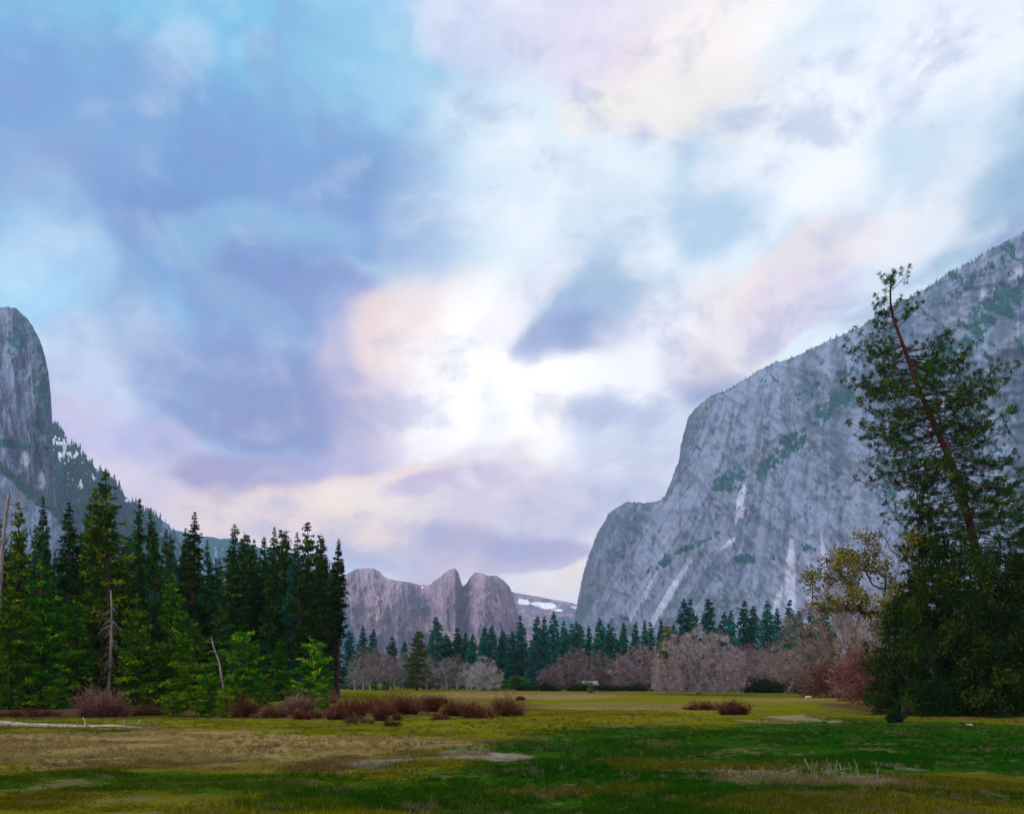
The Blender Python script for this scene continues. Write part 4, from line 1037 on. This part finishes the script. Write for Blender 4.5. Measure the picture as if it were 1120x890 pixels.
SH2 = [(382, 786, 44, 26, M_SHRUB, 'red brown shrub at the left end of the meadow thicket', 600), (404, 780, 40, 24, M_SHRUB, 'red brown shrub second from the left in the meadow thicket', 550), (424, 788, 26, 24, M_SHRUB, 'narrow dark shrub in front of the meadow thicket\'s left half', 450),
 (446, 782, 44, 24, M_SHRUB, 'broad red brown shrub in the middle of the meadow thicket', 600), (466, 778, 30, 22, M_SHRUB, 'upright shrub just right of the thicket\'s broad middle one', 450), (476, 769, 26, 14, M_SHRUB, 'small dark shrub highest behind the thicket\'s middle', 300),
 (502, 784, 34, 22, M_SHRUB, 'round dark shrub left one of the pair in the thicket\'s right part', 500), (520, 786, 34, 24, M_SHRUB, 'round dark shrub right one of the pair in the thicket\'s right part', 500), (556, 783, 34, 22, M_SHRUB, 'dense round shrub standing free at the right end of the thicket', 550),
 (572, 766, 14, 7, M_SHRUB, 'tiny flat shrub beyond the right end of the thicket', 200), (430, 793, 16, 10, M_SHRUB, 'small low shrub nearest the viewer below the thicket', 200), (482, 788, 20, 9, M_SHRUB, 'small low shrub in the gap before the thicket\'s right pair', 200), (394, 790, 30, 12, M_SHRUBP, 'low pale shrub in front of the thicket\'s left end', 250)]
GD = 'two dark shrubs below the big round oak'
SH3 = [(765, 776, 40, 12, M_SHRUB, 'flat dark red shrub below the big round oak, left of two', 500), (805, 781, 40, 17, M_SHRUB, 'taller dark red shrub below the big round oak, right of two', 600)]
k_ = 500
for grp, lst in ((GS, SH), (GM, SH2), (GD, SH3)):
    for (px, row, w_, h_, m_, lab, n_) in lst:
        k_ += 1
        bush('willow_shrub', px, row, w_, h_, m_, lab, 'shrub', grp, k_, 0, n_)
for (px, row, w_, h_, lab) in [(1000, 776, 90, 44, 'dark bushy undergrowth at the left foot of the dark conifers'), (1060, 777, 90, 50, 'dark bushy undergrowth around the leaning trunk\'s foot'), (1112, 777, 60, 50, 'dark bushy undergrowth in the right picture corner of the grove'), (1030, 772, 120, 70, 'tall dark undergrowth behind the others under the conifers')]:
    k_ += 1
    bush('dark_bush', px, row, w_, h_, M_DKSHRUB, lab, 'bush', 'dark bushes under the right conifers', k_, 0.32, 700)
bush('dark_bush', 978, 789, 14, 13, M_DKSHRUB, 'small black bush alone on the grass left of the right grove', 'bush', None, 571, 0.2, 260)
bush('willow_shrub', 955, 770, 60, 8, M_SHRUB, 'low red brush strip under the rusty trees at right', 'shrub', None, 572, 0, 400)

# ------------------------------------------------------------------ fallen log, snags, dead limbs
def fallen_log():
    rng = np.random.default_rng(9)
    d = dist(796)
    x0, x1 = (-30 - CX) / F * d, (162 - CX) / F * d
    s = np.linspace(0, 1, 26)
    pts = np.stack([x0 + (x1 - x0) * s, d + 0.5 * np.sin(s * 3) - 0.8 * s, 0.20 - 0.14 * s + 0.03 * np.sin(s * 17)], 1)
    pts[:, 2] += ground_h(pts[:, 0], pts[:, 1])
    r = link('fallen_log', None)
    c = pts[0].copy(); r.location = [float(q) for q in c]
    tag(r, 'long bleached fallen log lying on the grass at left', 'log')
    mb = MB(); mb.tube(pts - c, np.linspace(.21, .05, 26) * rng.uniform(.9, 1.1, 26), 9)
    link('trunk', mb.mesh('log trunk', M_LOG, True), r)
    def stub(pxs, rad):
        b = MB()
        p = np.array([[(a - CX) / F * d, d - 0.3, CAMZ + (HY - y_) / F * d] for a, y_ in pxs])
        sp = np.linspace(0, 1, 9); so = np.linspace(0, 1, len(p))
        p = np.stack([np.interp(sp, so, p[:, j]) for j in range(3)], 1)
        b.tube(p - c, rad * np.linspace(1, .45, 9), 6)
        link('branch', b.mesh('log branch', M_LOG, True), r)
    stub([(92, 798), (96, 794), (96, 789), (93, 784)], .09)
    stub([(137, 796), (138, 791), (139, 786)], .07)
    stub([(150, 795), (153, 790), (156, 786)], .05)
    stub([(60, 797), (58, 802)], .05)
fallen_log()
def sticks_pile():
    rng = np.random.default_rng(19)
    for (px, row, label) in [(150, 798, 'grey twig litter at the thin end of the fallen log'), (915, 850, 'pale dead stalks and sticks standing in the foreground grass at right'), (830, 848, 'pale dead sticks lying in the foreground grass, left of the standing stalks'), (985, 776, 'thin grey stick lying on the grass before the rusty trees')]:
        d = dist(row); x = (px - CX) / F * d
        mb = MB()
        if row == 776:
            mb.sticks([[-3, 0.6, .08], [-1, 0.2, .1]], [[-1, .2, .12], [1.2, -.3, .3]], .05, .04)
        elif px == 150:
            n = 60
            b = rng.normal(size=(n, 3)) * np.array([1.1, .5, .0]) + np.array([0, 0, .04])
            e = b + rng.normal(size=(n, 3)) * np.array([.6, .25, .10]) + np.array([0, 0, .08])
            mb.sticks(b, e, .022, .01)
        elif px == 915:
            n = 34
            b = rng.normal(size=(n, 3)) * np.array([.7, .35, 0])
            e = b + np.stack([rng.normal(size=n) * .10, rng.normal(size=n) * .1, rng.uniform(.2, .62, n)], 1)
            mb.sticks(b, e, .014, .007)
            mb.sticks([[-1.0, 0, .62], [-.85, 0, .3], [-0.6, 0.1, .06]], [[-.85, 0, .3], [-.6, .1, .06], [1.2, 0, .04]], .03, .022)
        else:
            n = 40
            b = rng.normal(size=(n, 3)) * np.array([1.3, .5, 0]) + np.array([0, 0, .03])
            e = b + np.stack([rng.normal(size=n) * .5, rng.normal(size=n) * .3, abs(rng.normal(size=n)) * .14], 1)
            mb.sticks(b, e, .016, .009)
        o = link('dead_sticks', mb.mesh('dead sticks', M_STICK))
        o.location = (x, d, float(ground_h(x, d)))
        tag(o, label, 'dead wood', None, 'stuff')
sticks_pile()
def snag(path, d, r0, label, seed, nst, lst, name='dead_snag'):
    rng = np.random.default_rng(seed)
    p = np.array([at(a, b, d) for a, b in path])
    gz = float(ground_h(p[0, 0], d))
    base = np.array([p[0, 0], d, gz]); p[0, 2] = gz - .1
    sp = np.linspace(0, 1, 20); so = np.linspace(0, 1, len(p))
    q = np.stack([np.interp(sp, so, p[:, j]) for j in range(3)], 1) - base
    mb = MB(); mb.tube(q, r0 * np.linspace(1.1, .45, 20) * rng.uniform(.92, 1.08, 20), 8)
    r = link(name, None); r.location = [float(z) for z in base]
    tag(r, label, 'dead tree')
    link('trunk', mb.mesh('snag trunk', M_DEAD, True), r)
    b2 = MB()
    k = rng.uniform(.25, .97, nst); a = rng.uniform(0, 6.28, nst); L = rng.uniform(.3, 1, nst) * lst
    b0 = np.stack([np.interp(k, sp, q[:, j]) for j in range(3)], 1)
    e0 = b0 + np.stack([np.cos(a) * L, np.sin(a) * L, rng.uniform(-.35, .25, nst) * L], 1)
    b2.sticks(b0, e0, .05, .02)
    b2.sticks(e0, e0 + np.stack([np.cos(a) * L * .4, np.sin(a) * L * .4, -.35 * L], 1), .02, .008)
    link('branches', b2.mesh('snag branches', M_DEAD), r)
snag([(-6, 775), (-3, 690), (1, 620), (5, 575), (10, 538)], 106, .34, 'bleached bare snag leaning at the left picture edge', 61, 40, 1.6)
snag([(246, 768), (243, 745), (240, 725), (234, 708), (231, 696)], 80, .10, 'curved pale dead stem before the bright young conifers', 62, 5, .7)
# grey dead limbs on the lower trunk of the tallest olive conifer
def dead_limbs():
    rng = np.random.default_rng(63)
    d = 100.0
    mb = MB()
    px = np.array([124, 122, 121, 120, 119, 118])
    p = np.array([at(a, b, d) for a, b in [(119, 776), (119, 750), (121, 720), (122, 690), (122, 665), (121, 645)]])
    base = np.array([p[0, 0], d, float(ground_h(p[0, 0], d))])
    p[0, 2] = base[2] - .1
    mb.tube(p - base, np.linspace(.22, .06, 6), 8)
    r = link('dead_tree', None); r.location = [float(z) for z in base]
    tag(r, 'grey dead tree with drooping bare limbs in front of the tallest olive conifer', 'dead tree')
    link('trunk', mb.mesh('dead trunk', M_DEAD, True), r)
    b2 = MB()
    for i in range(46):
        z = rng.uniform(2.5, 11.5)
        b0 = np.array([np.interp(z, (p - base)[:, 2], (p - base)[:, 0]), 0, z])
        a = rng.uniform(0, 6.28); L = rng.uniform(.8, 2.6)
        s = np.linspace(0, 1, 5)[:, None]
        q = b0 + np.array([math.cos(a), math.sin(a), .15]) * L * s * (1 - .3 * s) + np.array([0, 0, -1.0]) * L * 1.0 * s ** 2 + rng.normal(size=(5, 3)) * .06
        b2.sticks(q[:-1], q[1:], .045 * (1 - s[:-1, 0] * .7), .045 * (1 - s[1:, 0] * .7))
    link('branches', b2.mesh('dead limbs', M_DEAD), r)
dead_limbs()

# ------------------------------------------------------------------ cabin, stones
def simple_mat(name, col, rough=0.9, sc=4.0):
    m = bpy.data.materials.new(name); m.use_nodes = True
    t = NT(m.node_tree)
    co = t.n('ShaderNodeTexCoord').outputs['Object']
    nz = t.noise(co, sc, 5.0, 0.6)
    c = t.mix(t.rng(nz, .3, .7), tuple(q * .75 for q in col) + (1,), (*col, 1))
    bs = t.n('ShaderNodeBsdfPrincipled', Base_Color=c, Roughness=rough)
    bp = t.n('ShaderNodeBump', Height=nz, Distance=.05, Strength=.6)
    t.put(bs.inputs['Normal'], bp.outputs[0])
    t.n('ShaderNodeOutputMaterial', Surface=bs.outputs[0])
    return m
def cabin():
    d = 285.0
    x = (645 - CX) / F * d
    r = link('cabin', None); r.location = (x, d, float(ground_h(x, d))); r.rotation_euler = (0, 0, math.radians(8))
    tag(r, 'small dark cabin with a pale roof at the far meadow edge', 'cabin')
    def box(mb, x0, x1, y0, y1, z0, z1):
        v = [(a, b, c) for c in (z0, z1) for b in (y0, y1) for a in (x0, x1)]
        mb.add(v, [(0, 2, 1), (1, 2, 3), (4, 5, 6), (5, 7, 6), (0, 1, 4), (1, 5, 4), (2, 6, 3), (3, 6, 7), (0, 4, 2), (2, 4, 6), (1, 3, 5), (3, 7, 5)])
    mb = MB(); box(mb, -2.2, 2.2, -1.6, 1.6, -.1, 2.1)
    mb.add([(-2.2, -1.6, 2.1), (-2.2, 1.6, 2.1), (-2.2, 0, 3.0), (2.2, -1.6, 2.1), (2.2, 1.6, 2.1), (2.2, 0, 3.0)], [(0, 1, 2), (3, 5, 4)])
    link('wall', mb.mesh('cabin wall', simple_mat('dark boards', (.05, .035, .03))), r)
    mb = MB()
    for s in (-1, 1):
        p = [(-2.6, s * 2.15, 1.86), (2.6, s * 2.15, 1.86), (2.6, 0, 3.12), (-2.6, 0, 3.12)]
        q = [(a, b, c + .12) for a, b, c in p]
        mb.add(p + q, [(0, 1, 2), (0, 2, 3), (4, 6, 5), (4, 7, 6), (0, 4, 1), (1, 4, 5), (1, 5, 2), (2, 5, 6), (3, 2, 6), (3, 6, 7), (0, 3, 7), (0, 7, 4)])
    link('roof', mb.mesh('cabin roof', simple_mat('pale weathered roof', (.22, .21, .215))), r)
    mb = MB(); box(mb, -.45, .45, -1.66, -1.61, 0, 1.9)
    link('door', mb.mesh('cabin door', simple_mat('brown door', (.09, .06, .05))), r)
cabin()
def rock(px, row, wpx, hpx, label, seed, col):
    rng = np.random.default_rng(seed)
    d = dist(row); x = (px - CX) / F * d
    th, ph = np.meshgrid(np.linspace(0, math.pi, 14), np.linspace(0, 2 * math.pi, 20, endpoint=False))
    u = np.stack([np.sin(th) * np.cos(ph), np.sin(th) * np.sin(ph), np.cos(th)], -1)
    rr = 0.8 + 0.45 * fbm(u[..., 0] * 1.6 + seed, u[..., 1] * 1.6, u[..., 2] * 1.6, 3, .5, seed)
    v = u * rr[..., None] * np.array([wpx / F * d / 2, wpx / F * d / 2, hpx / F * d * .6]) + np.array([0, 0, hpx / F * d * .35])
    i, j = np.meshgrid(np.arange(20), np.arange(13), indexing='ij')
    a = i * 14 + j; b = ((i + 1) % 20) * 14 + j
    q = np.stack([a, a + 1, b + 1, b], -1).reshape(-1, 4)
    o = link('boulder', make_mesh('boulder', v.reshape(-1, 3), q, simple_mat('stone', col), None, True))
    o.location = (x, d, float(ground_h(x, d)))
    tag(o, label, 'boulder')
rock(884, 764, 7, 3, 'small white stone on the meadow before the bare oak', 4, (.30, .28, .27))
rock(848, 754.5, 7, 4, 'pale grey stone at the foot of the leaning pale trunk', 5, (.36, .34, .33))
rock(1060, 794, 7, 3, 'small pale stone in the grass before the dark conifers', 6, (.24, .23, .22))

# ------------------------------------------------------------------ grass
def grass():
    rng = np.random.default_rng(31)
    n = 200000
    d = 17.5 / (1 - rng.random(n) * (1 - 17.5 / 95.0))
    px = rng.uniform(-60, 1180, n)
    x = (px - CX) / F * d
    cl = fbm(x / 2.2, d / 2.2, 0.5, 3, .55, 71)
    keep = rng.random(n) < sstep(cl, .25, .62)
    x, d, cl = x[keep], d[keep], cl[keep]
    k = 4
    n = len(x)
    bx = np.repeat(x, k) + rng.normal(size=n * k) * .07
    by = np.repeat(d, k) + rng.normal(size=n * k) * .07
    b = np.stack([bx, by, ground_h(bx, by) - .02], 1)
    dd = rng.normal(size=(n * k, 3)) * np.array([.55, .55, .1]) + np.array([0, 0, 1.])
    h = rng.uniform(.04, .14, n * k) * np.repeat(.6 + .9 * sstep(cl, .45, .75), k)
    mb = MB()
    mb.kites(b, dd, h, .022 + .0004 * by, np.repeat(rng.random(n), k) * .6 + rng.random(n * k) * .4, rng, .35)
    nt = 15000                                         # taller tussocks and dry stalks
    d = 17.5 / (1 - rng.random(nt) * (1 - 17.5 / 80.0)); x = (rng.uniform(-60, 1180, nt) - CX) / F * d
    c2 = fbm(x / 4.5, d / 4.5, 1.5, 3, .55, 73)
    kp = rng.random(nt) < sstep(c2, .40, .72); x, d = x[kp], d[kp]
    kk = 18; sz = np.repeat(rng.uniform(.5, 1.25, len(x)), kk); tn = np.repeat(rng.random(len(x)), kk)
    bx = np.repeat(x, kk) + rng.normal(size=len(sz)) * .07 * sz; by = np.repeat(d, kk) + rng.normal(size=len(sz)) * .07 * sz
    mb.kites(np.stack([bx, by, ground_h(bx, by) - .02], 1), rng.normal(size=(len(sz), 3)) * np.array([.6, .6, .1]) + np.array([0, 0, 1.]), sz * rng.uniform(.10, .30, len(sz)), .016 + .0004 * by, tn * .5 + rng.random(len(sz)) * .5, rng, .35)
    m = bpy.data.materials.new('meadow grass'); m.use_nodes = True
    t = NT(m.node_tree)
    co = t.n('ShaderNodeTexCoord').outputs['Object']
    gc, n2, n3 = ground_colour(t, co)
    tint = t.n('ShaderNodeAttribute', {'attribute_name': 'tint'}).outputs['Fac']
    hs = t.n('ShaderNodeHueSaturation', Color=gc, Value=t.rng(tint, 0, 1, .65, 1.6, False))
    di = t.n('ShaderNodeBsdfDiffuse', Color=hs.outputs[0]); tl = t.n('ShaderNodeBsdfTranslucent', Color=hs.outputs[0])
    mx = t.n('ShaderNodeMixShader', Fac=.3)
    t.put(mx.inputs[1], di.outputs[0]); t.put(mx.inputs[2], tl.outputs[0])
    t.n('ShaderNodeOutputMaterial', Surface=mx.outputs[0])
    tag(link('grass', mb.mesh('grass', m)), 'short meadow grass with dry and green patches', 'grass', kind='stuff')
grass()

# ------------------------------------------------------------------ evening air
def haze(density=5.2e-5):
    x0, x1, y0, y1, z0, z1 = -8600, 8600, -300, 10400, -3, 1330
    v = np.array([(a, b, c) for c in (z0, z1) for b in (y0, y1) for a in (x0, x1)], float)
    q = np.array([(0, 2, 3, 1), (4, 5, 7, 6), (0, 1, 5, 4), (2, 6, 7, 3), (0, 4, 6, 2), (1, 3, 7, 5)])
    m = bpy.data.materials.new('evening haze'); m.use_nodes = True
    t = NT(m.node_tree)
    pv = t.n('ShaderNodeVolumePrincipled', Density=density, Anisotropy=0.2)
    pv.inputs['Color'].default_value = (0.60, 0.70, 1.0, 1)
    t.n('ShaderNodeOutputMaterial', Volume=pv.outputs[0])
    tag(link('haze', make_mesh('haze', v, q, m)), kind='stuff')
haze()
